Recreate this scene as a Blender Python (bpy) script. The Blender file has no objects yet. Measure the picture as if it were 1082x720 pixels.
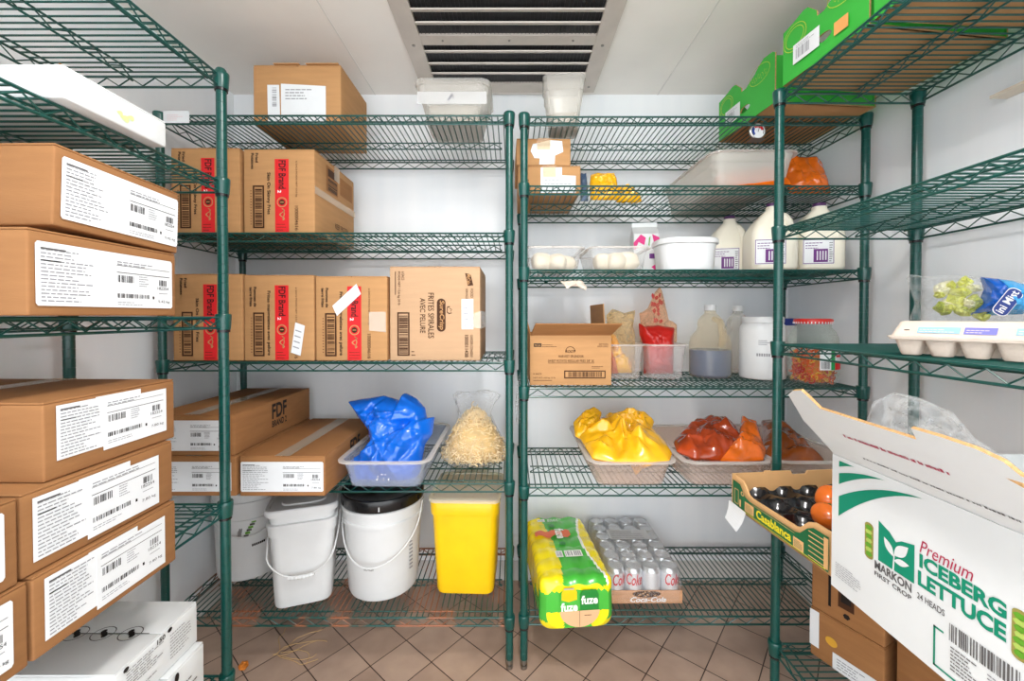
import bpy, math, random
from mathutils import Vector, Matrix, noise

random.seed(7)
scene = bpy.context.scene
col = scene.collection
PI = math.pi
R = math.radians

# ------------------------------------------------------------------ camera numbers (for placing things by distance)
F = 432.0          # focal length in pixels of the 1082 px wide frame
HY = 334.5         # row of the horizon
ZC = 1.2145        # eye height
TILT = R(0.8)


def X(px, d):
    return (px - 541.0) * d / F


def Z(py, d):
    return ZC + (HY - py) * d / F


# ------------------------------------------------------------------ materials
MATS = {}


def srgb(c):
    return tuple(((v / 255.0) / 12.92 if v / 255.0 <= 0.04045 else ((v / 255.0 + 0.055) / 1.055) ** 2.4) for v in c)


def mat(name, rgb, rough=0.5, metal=0.0, spec=0.5, var=0.0, scale=20.0, bump=0.0, bscale=200.0, stretch=(1, 1, 1), coat=0.0):
    if name in MATS:
        return MATS[name]
    m = bpy.data.materials.new(name)
    m.use_nodes = True
    nt = m.node_tree
    b = nt.nodes['Principled BSDF']
    c = srgb(rgb)
    b.inputs['Base Color'].default_value = (*c, 1)
    b.inputs['Roughness'].default_value = rough
    b.inputs['Metallic'].default_value = metal
    b.inputs['Specular IOR Level'].default_value = spec
    b.inputs['Coat Weight'].default_value = coat
    tc = nt.nodes.new('ShaderNodeTexCoord')
    mp = nt.nodes.new('ShaderNodeMapping')
    mp.inputs['Scale'].default_value = stretch
    nt.links.new(tc.outputs['Object'], mp.inputs['Vector'])
    n = nt.nodes.new('ShaderNodeTexNoise')
    n.inputs['Scale'].default_value = scale
    n.inputs['Detail'].default_value = 5
    nt.links.new(mp.outputs['Vector'], n.inputs['Vector'])
    rmp = nt.nodes.new('ShaderNodeValToRGB')
    v = max(var, 0.02)
    rmp.color_ramp.elements[0].position = 0.3
    rmp.color_ramp.elements[1].position = 0.7
    rmp.color_ramp.elements[0].color = tuple(x * (1 - v) for x in c) + (1,)
    rmp.color_ramp.elements[1].color = tuple(min(1, x * (1 + v)) for x in c) + (1,)
    nt.links.new(n.outputs['Fac'], rmp.inputs['Fac'])
    nt.links.new(rmp.outputs['Color'], b.inputs['Base Color'])
    if bump:
        n2 = nt.nodes.new('ShaderNodeTexNoise')
        n2.inputs['Scale'].default_value = bscale
        n2.inputs['Detail'].default_value = 3
        nt.links.new(mp.outputs['Vector'], n2.inputs['Vector'])
        bp = nt.nodes.new('ShaderNodeBump')
        bp.inputs['Strength'].default_value = bump
        bp.inputs['Distance'].default_value = 0.002
        nt.links.new(n2.outputs['Fac'], bp.inputs['Height'])
        nt.links.new(bp.outputs['Normal'], b.inputs['Normal'])
    MATS[name] = m
    return m


def clear(name, tint=(255, 255, 255), body=0.12, rough=0.12, edge=0.45, crinkle=0.0):
    """thin clear plastic: light passes, faces at a slant show the plastic itself"""
    if name in MATS:
        return MATS[name]
    m = bpy.data.materials.new(name)
    m.use_nodes = True
    nt = m.node_tree
    b = nt.nodes['Principled BSDF']
    c = srgb(tint)
    b.inputs['Base Color'].default_value = (*[min(1, x * 0.9) for x in c], 1)
    b.inputs['Roughness'].default_value = rough
    b.inputs['Specular IOR Level'].default_value = 0.6
    tr = nt.nodes.new('ShaderNodeBsdfTransparent')
    tr.inputs['Color'].default_value = (*c, 1)
    lw = nt.nodes.new('ShaderNodeLayerWeight')
    lw.inputs['Blend'].default_value = 0.35
    ma = nt.nodes.new('ShaderNodeMath')
    ma.operation = 'MULTIPLY_ADD'
    ma.inputs[1].default_value = edge
    ma.inputs[2].default_value = body
    ma.use_clamp = True
    nt.links.new(lw.outputs['Facing'], ma.inputs[0])
    if crinkle:
        tc = nt.nodes.new('ShaderNodeTexCoord')
        nz = nt.nodes.new('ShaderNodeTexNoise')
        nz.inputs['Scale'].default_value = crinkle * 0.5
        nt.links.new(tc.outputs['Object'], nz.inputs['Vector'])
        ad = nt.nodes.new('ShaderNodeVectorMath')
        ad.operation = 'MULTIPLY_ADD'
        ad.inputs[1].default_value = (0.05, 0.05, 0.05)
        nt.links.new(nz.outputs['Color'], ad.inputs[0])
        nt.links.new(tc.outputs['Object'], ad.inputs[2])
        vo = nt.nodes.new('ShaderNodeTexVoronoi')
        vo.inputs['Scale'].default_value = crinkle
        nt.links.new(ad.outputs[0], vo.inputs['Vector'])
        bp = nt.nodes.new('ShaderNodeBump')
        bp.inputs['Strength'].default_value = 1.0
        bp.inputs['Distance'].default_value = 0.5 / crinkle
        nt.links.new(vo.outputs['Distance'], bp.inputs['Height'])
        nt.links.new(bp.outputs['Normal'], b.inputs['Normal'])
        nt.links.new(bp.outputs['Normal'], lw.inputs['Normal'])
    mx = nt.nodes.new('ShaderNodeMixShader')
    nt.links.new(ma.outputs[0], mx.inputs['Fac'])
    nt.links.new(tr.outputs[0], mx.inputs[1])
    nt.links.new(b.outputs[0], mx.inputs[2])
    nt.links.new(mx.outputs[0], nt.nodes['Material Output'].inputs['Surface'])
    MATS[name] = m
    return m


CARD = mat('cardboard', (184, 138, 92), 0.75, var=0.06, scale=9, bump=0.12, bscale=90, stretch=(1, 1, 8), spec=0.25)
CARD_D = mat('cardboard_brown', (156, 109, 68), 0.78, var=0.08, scale=9, bump=0.12, bscale=90, stretch=(1, 1, 8), spec=0.2)
CARD_L = mat('cardboard_tan', (149, 104, 65), 0.75, var=0.06, scale=9, bump=0.12, bscale=90, stretch=(1, 1, 8), spec=0.25)
CARD_P = mat('cardboard_pale', (190, 154, 120), 0.75, var=0.04, scale=9, bump=0.12, bscale=90, stretch=(1, 1, 8), spec=0.25)
CARD_IN = mat('cardboard_inside', (178, 126, 76), 0.8, var=0.06, scale=12, spec=0.2)
WCARD = mat('white_cardboard', (220, 222, 222), 0.6, var=0.03, scale=6, spec=0.3)
CARD_EDGE = mat('corrugated_edge', (186, 146, 96), 0.85, var=0.3, scale=260)
PAPER = mat('label_paper', (226, 228, 230), 0.55, spec=0.3)
INK = mat('black_ink', (34, 28, 26), 0.6, spec=0.2)
INK_B = mat('brown_ink', (72, 44, 26), 0.65, spec=0.2)
INK_G = mat('grey_ink', (146, 146, 150), 0.6, spec=0.2)
INK_D = mat('dark_grey_ink', (95, 92, 92), 0.6, spec=0.2)
RED = mat('red_ink', (214, 34, 38), 0.55, spec=0.3)
GREEN_INK = mat('teal_green_ink', (12, 134, 104), 0.5, spec=0.3)
WINK = mat('white_ink', (240, 240, 240), 0.5)
TAPE = clear('packing_tape', (250, 236, 214), 0.22, 0.12, 0.35)
TAPE_CLEAR = clear('clear_tape', (255, 250, 240), 0.3, 0.15, 0.3)
EPOXY = mat('green_epoxy', (5, 71, 64), 0.28, spec=0.6, var=0.1, scale=30)
STEEL = mat('steel', (150, 145, 138), 0.3, metal=0.9)
BLACKP = mat('black_plastic', (20, 20, 22), 0.25, spec=0.5)
WPLAST = mat('white_plastic', (217, 218, 218), 0.35, spec=0.5, var=0.02)
CLEARP = clear('clear_plastic', (252, 252, 252), 0.09, 0.10, 0.30)
FROST = clear('frosted_plastic', (250, 248, 244), 0.24, 0.25, 0.3)
FILM = clear('plastic_film', (255, 255, 255), 0.02, 0.06, 0.36, 30)
RIMC = clear('pan_rim', (250, 246, 242), 0.28, 0.12, 0.35)


def rusty(name):
    """green coated wire with the coating worn to rust in places"""
    m = bpy.data.materials.new(name)
    m.use_nodes = True
    nt = m.node_tree
    b = nt.nodes['Principled BSDF']
    b.inputs['Roughness'].default_value = 0.4
    tc = nt.nodes.new('ShaderNodeTexCoord')
    n = nt.nodes.new('ShaderNodeTexNoise')
    n.inputs['Scale'].default_value = 6.0
    n.inputs['Detail'].default_value = 6
    nt.links.new(tc.outputs['Object'], n.inputs['Vector'])
    r = nt.nodes.new('ShaderNodeValToRGB')
    r.color_ramp.elements[0].position = 0.50
    r.color_ramp.elements[1].position = 0.56
    r.color_ramp.elements[0].color = (*srgb((5, 71, 64)), 1)
    r.color_ramp.elements[1].color = (*srgb((150, 92, 60)), 1)
    nt.links.new(n.outputs['Fac'], r.inputs['Fac'])
    nt.links.new(r.outputs['Color'], b.inputs['Base Color'])
    return m


RUST = rusty('worn_green_epoxy')


# ------------------------------------------------------------------ mesh builder
class MB:
    def __init__(self):
        self.v, self.f, self.m, self.s, self.mats = [], [], [], [], []

    def mi(self, m):
        if m not in self.mats:
            self.mats.append(m)
        return self.mats.index(m)

    def add(self, verts, faces, m, M=None, smooth=False):
        o = len(self.v)
        k = self.mi(m) if not isinstance(m, list) else None
        if M is not None:
            verts = [M @ Vector(p) for p in verts]
        self.v.extend([tuple(p) for p in verts])
        for i, fc in enumerate(faces):
            self.f.append(tuple(a + o for a in fc))
            self.m.append(k if k is not None else self.mi(m[i]))
            self.s.append(smooth)
        return self

    def box(self, x0, y0, z0, x1, y1, z1, m, M=None):
        vs = [(x0, y0, z0), (x1, y0, z0), (x1, y1, z0), (x0, y1, z0), (x0, y0, z1), (x1, y0, z1), (x1, y1, z1), (x0, y1, z1)]
        fs = [(3, 2, 1, 0), (4, 5, 6, 7), (0, 1, 5, 4), (1, 2, 6, 5), (2, 3, 7, 6), (3, 0, 4, 7)]
        return self.add(vs, fs, m, M)

    def tube(self, pts, r, m, n=6, closed=False, M=None, smooth=True, caps=True):
        pts = [Vector(p) for p in pts]
        k = len(pts)
        vs, fs = [], []
        up = None
        for i, p in enumerate(pts):
            if closed:
                t = pts[(i + 1) % k] - pts[i - 1]
            else:
                t = pts[min(i + 1, k - 1)] - pts[max(i - 1, 0)]
            t = t.normalized() if t.length > 1e-9 else Vector((0, 0, 1))
            if up is None:
                up = Vector((0, 0, 1)) if abs(t.z) < 0.9 else Vector((1, 0, 0))
            a = t.cross(up)
            if a.length < 1e-6:
                a = t.orthogonal()
            a.normalize()
            b = a.cross(t).normalized()
            up = b
            rr = r[i] if isinstance(r, (list, tuple)) else r
            for j in range(n):
                an = 2 * PI * j / n
                vs.append(p + a * (rr * math.cos(an)) + b * (rr * math.sin(an)))
        for i in range(k if closed else k - 1):
            for j in range(n):
                a0, a1 = i * n + j, i * n + (j + 1) % n
                b0, b1 = ((i + 1) % k) * n + j, ((i + 1) % k) * n + (j + 1) % n
                fs.append((a0, a1, b1, b0))
        if caps and not closed:
            fs.append(tuple(range(n))[::-1])
            fs.append(tuple((k - 1) * n + j for j in range(n)))
        return self.add(vs, fs, m, M, smooth)

    def loft(self, rings, m, M=None, smooth=True, cap0=True, cap1=True, closed=False):
        n = len(rings[0])
        vs = [p for r_ in rings for p in r_]
        fs = []
        k = len(rings)
        for i in range(k if closed else k - 1):
            for j in range(n):
                a, b = i * n, ((i + 1) % k) * n
                fs.append((a + j, a + (j + 1) % n, b + (j + 1) % n, b + j))
        if cap0 and not closed:
            fs.append(tuple(range(n))[::-1])
        if cap1 and not closed:
            fs.append(tuple((k - 1) * n + j for j in range(n)))
        return self.add(vs, fs, m, M, smooth)

    def lathe(self, prof, m, n=32, M=None, smooth=True, cap0=True, cap1=True):
        rings = [[(r * math.cos(2 * PI * j / n), r * math.sin(2 * PI * j / n), z) for j in range(n)] for r, z in prof]
        return self.loft(rings, m, M, smooth, cap0, cap1)

    def build(self, name, parent=None, sharp=38.0):
        me = bpy.data.meshes.new(name)
        me.from_pydata(self.v, [], self.f)
        for m in self.mats:
            me.materials.append(m)
        me.polygons.foreach_set('material_index', self.m)
        me.polygons.foreach_set('use_smooth', self.s)
        me.update()
        if any(self.s):
            me.set_sharp_from_angle(angle=R(sharp))
        o = bpy.data.objects.new(name, me)
        col.objects.link(o)
        if parent is not None:
            o.parent = parent
        return o


def rrect(w, d, r, z, n=5, cx=0.0, cy=0.0):
    """rounded rectangle ring, w along x, d along y"""
    r = max(1e-4, min(r, w / 2 - 1e-4, d / 2 - 1e-4))
    pts = []
    for (sx, sy, a0) in ((1, 1, 0), (-1, 1, 90), (-1, -1, 180), (1, -1, 270)):
        for i in range(n):
            a = R(a0 + 90.0 * i / (n - 1))
            pts.append((cx + sx * (w / 2 - r) + r * math.cos(a), cy + sy * (d / 2 - r) + r * math.sin(a), z))
    return pts


def rbox(mb, w, d, h, m, r=0.004, bulge=0.0, M=None, n=5):
    """box w x d x h standing on z = 0, centred, with rounded edges and slightly bulging sides"""
    def axis(a):
        inner = [-a + r + (2 * a - 2 * r) * i / n for i in range(n + 1)]
        return [-a, -a + 0.35 * r] + inner + [a - 0.35 * r, a]
    hx, hy, hz = w / 2, d / 2, h / 2

    def fin(p):
        q = Vector((max(-hx + r, min(hx - r, p[0])), max(-hy + r, min(hy - r, p[1])), max(-hz + r, min(hz - r, p[2]))))
        dd = Vector(p) - q
        if dd.length > 1e-9:
            q = q + dd.normalized() * r
        if bulge:
            bx, by, bz = p[0] / hx, p[1] / hy, p[2] / hz
            k = bulge
            if abs(bx) > 0.999:
                q.x += math.copysign(k, bx) * (1 - by * by) * (1 - bz * bz)
            if abs(by) > 0.999:
                q.y += math.copysign(k, by) * (1 - bx * bx) * (1 - bz * bz)
        q.z += hz
        return q
    ax, ay, az = axis(hx), axis(hy), axis(hz)

    def grid(fn, A, B, flip):
        vs = [fin(fn(a, b)) for a in A for b in B]
        fs = []
        nb = len(B)
        for i in range(len(A) - 1):
            for j in range(nb - 1):
                q = (i * nb + j, (i + 1) * nb + j, (i + 1) * nb + j + 1, i * nb + j + 1)
                fs.append(q[::-1] if flip else q)
        mb.add(vs, fs, m, M, True)
    grid(lambda a, b: (a, b, hz), ax, ay, False)
    grid(lambda a, b: (a, b, -hz), ax, ay, True)
    grid(lambda a, b: (a, -hy, b), ax, az, False)
    grid(lambda a, b: (a, hy, b), ax, az, True)
    grid(lambda a, b: (hx, a, b), ay, az, False)
    grid(lambda a, b: (-hx, a, b), ay, az, True)


# ------------------------------------------------------------------ flat shapes and lettering
_tc = {}


def _curve_geo(cu):
    o = bpy.data.objects.new('shape', cu)
    me = bpy.data.meshes.new_from_object(o)
    vs = [tuple(v.co) for v in me.vertices]
    fs = [tuple(p.vertices) for p in me.polygons]
    bpy.data.objects.remove(o)
    bpy.data.meshes.remove(me)
    bpy.data.curves.remove(cu)
    return vs, fs


def text_geo(s, bold=0.0, shear=0.0):
    key = (s, bold, shear)
    if key not in _tc:
        cu = bpy.data.curves.new('lettering', 'FONT')
        cu.body = s
        cu.size = 1.0
        cu.offset = bold
        cu.shear = shear
        cu.resolution_u = 3
        _tc[key] = _curve_geo(cu)
    return _tc[key]


def shape_geo(loops, extrude=0.0):
    """flat filled outline (later loops are holes) in x,y; extrude gives thickness"""
    cu = bpy.data.curves.new('outline', 'CURVE')
    cu.dimensions = '2D'
    cu.fill_mode = 'BOTH'
    cu.extrude = extrude
    for lp in loops:
        sp = cu.splines.new('POLY')
        sp.points.add(len(lp) - 1)
        for i, p in enumerate(lp):
            sp.points[i].co = (p[0], p[1], 0, 1)
        sp.use_cyclic_u = True
    return _curve_geo(cu)


def face(o, r_, u_):
    """matrix that maps (u, v, height) of a face with corner o, full right vector r_, full up vector u_"""
    o, r_, u_ = Vector(o), Vector(r_), Vector(u_)
    n = r_.cross(u_).normalized()
    M = Matrix.Identity(4)
    for i in range(3):
        M[i][0], M[i][1], M[i][2], M[i][3] = r_[i], u_[i], n[i], o[i]
    return M


def put_text(mb, M, s, x0, y0, x1, y1, m, rot=0, bold=0.0, shear=0.0, h=0.0006, wrap=None):
    vs, fs = text_geo(s, bold, shear)
    if not vs:
        return
    ax, bx = min(v[0] for v in vs), max(v[0] for v in vs)
    ay, by = min(v[1] for v in vs), max(v[1] for v in vs)
    out = []
    for v in vs:
        a, b = (v[0] - ax) / (bx - ax), (v[1] - ay) / max(by - ay, 1e-6)
        if rot == -90:
            u, w = x0 + (x1 - x0) * b, y1 - (y1 - y0) * a
        else:
            u, w = x0 + (x1 - x0) * a, y0 + (y1 - y0) * b
        out.append(wrap(u, w, h) if wrap else (u, w, h))
    mb.add(out, fs, m, M)


def put_rect(mb, M, x0, y0, x1, y1, m, h=0.0004, wrap=None, n=8):
    if wrap:
        vs, fs = [], []
        for i in range(n + 1):
            u = x0 + (x1 - x0) * i / n
            vs += [wrap(u, y0, h), wrap(u, y1, h)]
        for i in range(n):
            fs.append((2 * i, 2 * i + 2, 2 * i + 3, 2 * i + 1))
        mb.add(vs, fs, m, M, True)
    else:
        mb.add([(x0, y0, h), (x1, y0, h), (x1, y1, h), (x0, y1, h)], [(0, 1, 2, 3)], m, M)


def put_sheet(mb, M, pts, m, h0=0.0002, h1=0.0007):
    """a thin sheet with edges stuck to a face"""
    n = len(pts)
    vs = [(p[0], p[1], h0) for p in pts] + [(p[0], p[1], h1) for p in pts]
    fs = [tuple(range(n, 2 * n)), tuple(range(n))[::-1]] + [(i, (i + 1) % n, n + (i + 1) % n, n + i) for i in range(n)]
    mb.add(vs, fs, m, M)


def put_shape(mb, M, loops, m, h=0.0006, ex=0.0):
    vs, fs = shape_geo(loops, ex)
    mb.add([(v[0], v[1], v[2] + h) for v in vs], fs, m, M)


def bars(mb, M, x0, y0, x1, y1, m, n=26, seed=1, across=False, h=0.0009, wrap=None):
    rd = random.Random(seed)
    ws = [rd.choice((1, 1, 1, 2, 2, 3)) for _ in range(2 * n)]
    tot = float(sum(ws))
    p = 0
    for i, w in enumerate(ws):
        if i % 2 == 0:
            a, b = p / tot, (p + w) / tot
            if across:
                put_rect(mb, M, x0, y0 + (y1 - y0) * a, x1, y0 + (y1 - y0) * b, m, h, wrap)
            else:
                put_rect(mb, M, x0 + (x1 - x0) * a, y0, x0 + (x1 - x0) * b, y1, m, h, wrap, 1)
        p += w


def frame_rect(mb, M, x0, y0, x1, y1, tx, ty, m, h=0.0006):
    put_rect(mb, M, x0, y0, x0 + tx, y1, m, h)
    put_rect(mb, M, x1 - tx, y0, x1, y1, m, h)
    put_rect(mb, M, x0 + tx, y0, x1 - tx, y0 + ty, m, h)
    put_rect(mb, M, x0 + tx, y1 - ty, x1 - tx, y1, m, h)


def lines(mb, M, x0, y0, x1, y1, m, n, seed=1, fill=0.45, h=0.0009, words=True):
    """rows of print too fine to read"""
    rd = random.Random(seed)
    dy = (y1 - y0) / n
    for i in range(n):
        y = y1 - (i + 1) * dy
        x = x0
        end = x0 + (x1 - x0) * rd.uniform(0.55, 1.0)
        while x < end:
            w = (x1 - x0) * rd.uniform(0.05, 0.16) if words else end - x0
            put_rect(mb, M, x, y, min(x + w, end), y + dy * fill, m, h)
            x += w + (x1 - x0) * 0.025


# ------------------------------------------------------------------ things
def tag(o, label, cat, group=None, kind=None):
    o['label'] = label
    o['category'] = cat
    if group:
        o['group'] = group
    if kind:
        o['kind'] = kind
    return o


def thing(name, label, cat, loc=(0, 0, 0), rz=0.0, group=None):
    o = bpy.data.objects.new(name, None)
    o.empty_display_size = 0.05
    col.objects.link(o)
    o.location = loc
    o.rotation_euler = (0, 0, rz)
    return tag(o, label, cat, group)


def struct(name, mb):
    o = mb.build(name)
    o['kind'] = 'structure'
    return o

# ------------------------------------------------------------------ the room
YB, XL, XR, ZTOP, YF = 1.868, -1.262, 1.262, 2.2205, -0.7


def wall_material():
    m = bpy.data.materials.new('white_wall_panel')
    m.use_nodes = True
    nt = m.node_tree
    b = nt.nodes['Principled BSDF']
    b.inputs['Roughness'].default_value = 0.34
    tc = nt.nodes.new('ShaderNodeTexCoord')
    mp = nt.nodes.new('ShaderNodeMapping')
    mp.inputs['Scale'].default_value = (14, 14, 0.4)
    nt.links.new(tc.outputs['Object'], mp.inputs['Vector'])
    n = nt.nodes.new('ShaderNodeTexNoise')
    n.inputs['Scale'].default_value = 1.0
    n.inputs['Detail'].default_value = 3
    nt.links.new(mp.outputs['Vector'], n.inputs['Vector'])
    n2 = nt.nodes.new('ShaderNodeTexNoise')
    n2.inputs['Scale'].default_value = 3.0
    n2.inputs['Detail'].default_value = 6
    nt.links.new(tc.outputs['Object'], n2.inputs['Vector'])
    mx = nt.nodes.new('ShaderNodeMix')
    mx.data_type = 'FLOAT'
    mx.inputs[0].default_value = 0.5
    nt.links.new(n.outputs['Fac'], mx.inputs[2])
    nt.links.new(n2.outputs['Fac'], mx.inputs[3])
    r = nt.nodes.new('ShaderNodeValToRGB')
    r.color_ramp.elements[0].position = 0.35
    r.color_ramp.elements[1].position = 0.62
    r.color_ramp.elements[0].color = (*srgb((238, 242, 246)), 1)
    r.color_ramp.elements[1].color = (*srgb((246, 248, 250)), 1)
    nt.links.new(mx.outputs[0], r.inputs['Fac'])
    nt.links.new(r.outputs['Color'], b.inputs['Base Color'])
    bp = nt.nodes.new('ShaderNodeBump')
    bp.inputs['Strength'].default_value = 0.25
    bp.inputs['Distance'].default_value = 0.003
    nt.links.new(n.outputs['Fac'], bp.inputs['Height'])
    nt.links.new(bp.outputs['Normal'], b.inputs['Normal'])
    return m


def tile_material():
    m = bpy.data.materials.new('brown_quarry_tile')
    m.use_nodes = True
    nt = m.node_tree
    b = nt.nodes['Principled BSDF']
    tc = nt.nodes.new('ShaderNodeTexCoord')
    mp = nt.nodes.new('ShaderNodeMapping')
    s = 1 / 0.148
    # tile corner at (0.343, 1.468)
    a = R(40.5)
    cx, cy = 0.343, 1.468
    mp.inputs['Rotation'].default_value = (0, 0, a)
    mp.inputs['Scale'].default_value = (s, s, s)
    sx, sy = cx * s, cy * s
    rx, ry = sx * math.cos(a) - sy * math.sin(a), sx * math.sin(a) + sy * math.cos(a)
    mp.inputs['Location'].default_value = (-rx + 20, -ry + 20, 0)
    nt.links.new(tc.outputs['Object'], mp.inputs['Vector'])
    br = nt.nodes.new('ShaderNodeTexBrick')
    br.offset = 0.0
    br.inputs['Scale'].default_value = 1.0
    br.inputs['Brick Width'].default_value = 1.0
    br.inputs['Row Height'].default_value = 1.0
    br.inputs['Mortar Size'].default_value = 0.013
    br.inputs['Mortar Smooth'].default_value = 0.2
    br.inputs['Color1'].default_value = (*srgb((194, 167, 148)), 1)
    br.inputs['Color2'].default_value = (*srgb((180, 153, 135)), 1)
    br.inputs['Mortar'].default_value = (*srgb((62, 44, 36)), 1)
    nt.links.new(mp.outputs['Vector'], br.inputs['Vector'])
    n = nt.nodes.new('ShaderNodeTexNoise')
    n.inputs['Scale'].default_value = 7
    n.inputs['Detail'].default_value = 8
    nt.links.new(tc.outputs['Object'], n.inputs['Vector'])
    r = nt.nodes.new('ShaderNodeValToRGB')
    r.color_ramp.elements[0].position = 0.3
    r.color_ramp.elements[1].position = 0.7
    r.color_ramp.elements[0].color = (0.72, 0.70, 0.70, 1)
    r.color_ramp.elements[1].color = (1.0, 1.0, 1.0, 1)
    nt.links.new(n.outputs['Fac'], r.inputs['Fac'])
    mx = nt.nodes.new('ShaderNodeMix')
    mx.data_type = 'RGBA'
    mx.blend_type = 'MULTIPLY'
    mx.inputs[0].default_value = 1.0
    nt.links.new(br.outputs['Color'], mx.inputs[6])
    nt.links.new(r.outputs['Color'], mx.inputs[7])
    nt.links.new(mx.outputs[2], b.inputs['Base Color'])
    b.inputs['Roughness'].default_value = 0.42
    inv = nt.nodes.new('ShaderNodeMath')
    inv.operation = 'SUBTRACT'
    inv.inputs[0].default_value = 1.0
    nt.links.new(br.outputs['Fac'], inv.inputs[1])
    bp = nt.nodes.new('ShaderNodeBump')
    bp.inputs['Strength'].default_value = 0.5
    bp.inputs['Distance'].default_value = 0.003
    nt.links.new(inv.outputs[0], bp.inputs['Height'])
    nt.links.new(bp.outputs['Normal'], b.inputs['Normal'])
    return m


WALL = wall_material()
CEIL = mat('ceiling_panel', (247, 242, 235), 0.42, var=0.05, scale=2.5, bump=0.1, bscale=60)
COVE = mat('base_cove', (205, 202, 198), 0.4)
SEAM = mat('panel_seam', (226, 222, 216), 0.5)

mb = MB(); mb.box(XL - 0.1, YF, -0.1, XR + 0.1, YB + 0.1, 0.0, tile_material()); struct('floor', mb)
mb = MB(); mb.box(XL - 0.1, YF, ZTOP, XR + 0.1, YB + 0.1, ZTOP + 0.1, CEIL); struct('ceiling', mb)
mb = MB(); mb.box(XL, YB, 0, XR, YB + 0.1, ZTOP, WALL); struct('wall_back', mb)
mb = MB(); mb.box(XL - 0.1, YF, 0, XL, YB + 0.1, ZTOP, WALL); struct('wall_left', mb)
mb = MB(); mb.box(XR, YF, 0, XR + 0.1, YB + 0.1, ZTOP, WALL); struct('wall_right', mb)
mb = MB(); mb.box(XL, YB - 0.004, 0.0, XR, YB, 0.09, COVE); struct('baseboard_back', mb)
mb = MB(); mb.box(XL, YF, 0.0, XL + 0.004, YB - 0.004, 0.09, COVE); struct('baseboard_left', mb)
mb = MB(); mb.box(XR - 0.004, YF, 0.0, XR, YB - 0.004, 0.09, COVE); struct('baseboard_right', mb)
for i, (xa, xb) in enumerate(((0.68, 0.45), (-0.62, -0.62))):
    mb = MB()
    xs = 0.66 if i == 0 else -0.62
    mb.box(xs - 0.002, YF, ZTOP - 0.002, xs + 0.002, YB, ZTOP, SEAM)
    o = struct('trim_%d' % (i + 1), mb)

# ------------------------------------------------------------------ ceiling grille
GR = mat('grille_aluminium', (206, 196, 186), 0.42, metal=0.25, var=0.06, scale=14)
GDARK = mat('grille_fins', (46, 46, 48), 0.5, metal=0.3, var=0.2, scale=40)
gt = thing('ceiling_vent', 'long metal return-air grille with angled slats set in the ceiling', 'vent', (0, 1.45, ZTOP))
zt = -0.001
mb = MB()
for x0, x1, y0, y1 in ((-0.392, -0.328, -0.65, 0.375), (0.300, 0.362, -0.65, 0.375), (-0.328, 0.300, 0.312, 0.375), (-0.328, 0.300, -0.65, -0.59)):
    mb.box(x0, y0, -0.014, x1, y1, zt, GR)
for x in (-0.36, 0.331):
    for y in (-0.5, 0.06, 0.33):
        mb.lathe([(0.006, -0.016), (0.006, -0.014)], STEEL, 10, Matrix.Translation((x, y, 0)))
mb.build('frame', gt)
mb = MB(); mb.box(-0.328, 0.012, -0.012, 0.300, 0.062, zt, GR)
for x in (-0.25, -0.01, 0.22):
    mb.lathe([(0.004, -0.014), (0.004, -0.012)], STEEL, 8, Matrix.Translation((x, 0.037, 0)))
mb.build('crossbar', gt)
mb = MB(); mb.box(-0.328, -0.59, -0.0025, 0.300, 0.312, zt, GDARK)
for i in range(46):
    x = -0.32 + i * 0.0136
    mb.box(x, -0.59, -0.006, x + 0.0015, 0.312, -0.0025, GDARK)
mb.build('fin_backing', gt)
sl = None
for y in (-0.56, -0.5, -0.43, -0.36, -0.29, -0.22, -0.165, -0.105, -0.045, 0.105, 0.178, 0.243):
    if sl is None:
        mb = MB()
        M = Matrix.Rotation(R(18), 4, 'X')
        mb.box(-0.328, -0.010, -0.0012, 0.300, 0.010, 0.0012, GR, M)
        mb.box(-0.328, -0.0115, -0.0012, 0.300, -0.0095, 0.0032, GR, M)
        sl = mb.build('slat', gt)
        o = sl
    else:
        o = sl.copy(); col.objects.link(o); o.parent = gt
    o.location = (0, y, -0.009)

# ------------------------------------------------------------------ wire shelving
PR = 0.0127


def post_mesh(h):
    mb = MB()
    prof = []
    z = 0.035
    while z < h - 0.03:
        prof += [(PR, z), (PR, z + 0.0235), (PR - 0.0007, z + 0.0240), (PR - 0.0007, z + 0.0250)]
        z += 0.0254
    prof += [(PR, z), (PR, h - 0.004), (PR - 0.003, h)]
    mb.lathe(prof, EPOXY, 14)
    return mb


def foot_mesh():
    mb = MB()
    mb.lathe([(0.008, 0.0), (0.0115, 0.003), (0.0115, 0.012), (0.006, 0.014), (0.006, 0.020), (0.0118, 0.021), (0.0118, 0.034)], STEEL, 12)
    return mb


def collar_mesh():
    mb = MB()
    mb.lathe([(PR, -0.036), (0.0165, -0.036), (0.0172, -0.032), (0.0192, -0.004), (0.0195, 0.004), (0.0180, 0.0065), (PR, 0.0065)], EPOXY, 16, cap0=False, cap1=False)
    mb.lathe([(PR, -0.043), (0.0155, -0.043), (0.0155, -0.036)], BLACKP, 14, cap0=False, cap1=False)
    return mb


def truss(mb, a, b, m, r=0.0031, zz=0.0019, drop=0.031, pitch=0.063, top=0.0):
    a, b = Vector(a), Vector(b)
    t = (b - a)
    L = t.length
    t.normalize()
    up, dn = Vector((0, 0, top - r)), Vector((0, 0, top - drop))
    mb.tube([a + up, b + up], r, m, 6)
    mb.tube([a + dn, b + dn], r, m, 6)
    k = max(2, int(round(L / (pitch / 2))))
    pts = []
    for i in range(k + 1):
        p = a + t * (L * i / k)
        pts.append(p + (Vector((0, 0, top - 2 * r - 0.0005)) if i % 2 else Vector((0, 0, top - drop + r))))
    mb.tube(pts, zz, m, 5, smooth=False)


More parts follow.
